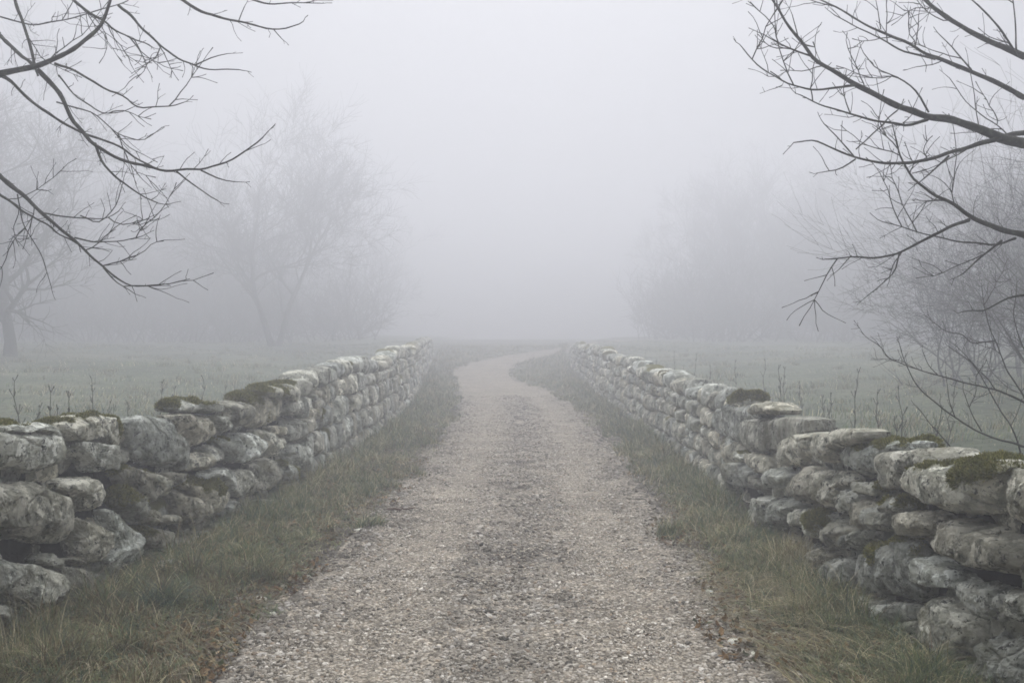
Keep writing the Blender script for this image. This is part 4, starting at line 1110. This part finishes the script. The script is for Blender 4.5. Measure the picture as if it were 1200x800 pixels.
tag(link('undergrowth', undergrowth(-1, -120, 440, 95, 191)), 'misty mass of bare undergrowth beneath the trees beyond left field', kind='stuff')
tag(link('undergrowth', undergrowth(1, 770, 1320, 95, 192)), 'misty mass of bare undergrowth beneath the trees beyond right field', kind='stuff')
GL, GR = 'bare trees nearly lost in fog beyond the left field', 'bare trees nearly lost in fog beyond the right field'
ORD = 'first second third fourth fifth sixth seventh eighth ninth tenth eleventh twelfth thirteenth fourteenth fifteenth sixteenth seventeenth eighteenth nineteenth twentieth last'.split()
def nth(v, lst): return ORD[sorted(lst).index(v)]
LT = [(-70, 42), (20, 78), (110, 80), (270, 84), (350, 88), (-150, 45), (-20, 70)]
for k, (xx, d) in enumerate(LT):
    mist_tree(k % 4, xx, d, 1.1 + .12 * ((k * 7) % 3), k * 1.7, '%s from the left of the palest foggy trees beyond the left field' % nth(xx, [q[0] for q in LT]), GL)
RT = [(800, 88), (860, 76), (915, 70), (965, 80), (1015, 66), (1070, 72), (1125, 58), (1180, 64), (1250, 46), (1320, 50)]
for k, (xx, d) in enumerate(RT):
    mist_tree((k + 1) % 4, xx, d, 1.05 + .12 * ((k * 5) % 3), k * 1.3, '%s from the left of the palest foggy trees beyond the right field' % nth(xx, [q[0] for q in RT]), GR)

# ------------------------------------------------------------------ dry weeds behind the walls
def weed(xx, lat, hgt, seed, group, label):
    k = (xx - 600) / F; d = lat / k; x = lat; z = float(ground(np.array([x]), np.array([d]))[0])
    rg = np.random.default_rng(seed); T = Tubes()
    P = roam((0, 0, -.03), (rg.normal(0, .05), rg.normal(0, .05), hgt), 8, rg, .015); T.add(P, np.linspace(.006, .0028, 8), 4)
    for j in range(3, 8):
        for _ in range(3):
            a = rg.uniform(0, 2 * math.pi); L = rg.uniform(.04, .13) * (1.2 - j / 10)
            q = P[j] * 1.0; e = q + np.array([math.cos(a) * L * .5, math.sin(a) * L * .5, L]); T.add([q, (q + e) / 2 + [0, 0, -.005], e], [.0028, .0026, .0045], 3)
    o = link('weed_stalk', T.mesh('weed_stalk', M_BARK2), loc=(x, d, z)); tag(o, label, 'weed', group)
for side, lst in ((-1, [8, 26, 57, 65, 88, 113, 120, 137, 185, 207, 240, 262, 30, 75, 150]), (1, [745, 755, 768, 772, 790, 803, 812, 835, 862, 918, 921, 968, 975, 1000, 1030, 1055, 1062, 1090, 895, 940, 1110])):
    for k, xx in enumerate(lst):
        rgk = np.random.default_rng(900 + k + (side > 0) * 50)
        weed(xx, side * rgk.uniform(3.2, 4.4), rgk.uniform(.55, .95), 900 + k + 100 * (side > 0), 'dry weed stalks behind the %s wall' % ('left' if side < 0 else 'right'),
             '%s dry weed stalk from the left behind the %s wall' % (nth(xx, lst), 'left' if side < 0 else 'right'))

# a fallen stick on the left verge
T = Tubes(); st = CH * F / (598 - HZ); q = px(470, 598, st); q[2] = float(ground(q[:1], q[1:2])[0]) + .015
rgk = np.random.default_rng(5); T.add(roam((-.13, 0, 0), (.12, .04, .01), 8, rgk, .012), np.linspace(.010, .005, 8), 6)
tag(link('fallen_stick', T.mesh('fallen_stick', M_STALK), loc=tuple(q)), 'short reddish stick lying at left grass edge', 'stick')
me = bpy.data.objects['fallen_stick'].data; a = me.attributes.new('tint', 'FLOAT_COLOR', 'POINT'); a.data.foreach_set('color', np.tile([.10, .06, .045, 1], len(me.vertices)).astype(np.float32))

# ------------------------------------------------------------------ the fog
def haze():
    x0, x1, y0, y1, z0, z1 = -150, 150, -70, 240, -1.2, 17
    V = np.array([(x, y, z) for x in (x0, x1) for y in (y0, y1) for z in (z0, z1)])
    Fs = np.array([(0, 1, 3, 2), (4, 6, 7, 5), (0, 4, 5, 1), (2, 3, 7, 6), (0, 2, 6, 4), (1, 5, 7, 3)])
    m = bpy.data.materials.new('fog'); m.use_nodes = True; nt = m.node_tree; nt.nodes.clear()
    o = nt.nodes.new('ShaderNodeOutputMaterial'); v = nt.nodes.new('ShaderNodeVolumePrincipled')
    v.inputs['Color'].default_value = (.645, .65, .685, 1); v.inputs['Density'].default_value = FOG_DENSITY; v.inputs['Anisotropy'].default_value = FOG_G
    nt.links.new(v.outputs[0], o.inputs['Volume'])
    ob = link('haze', make_mesh('haze', V, Fs, smooth=False, mat=m)); tag(ob, kind='stuff')
haze()
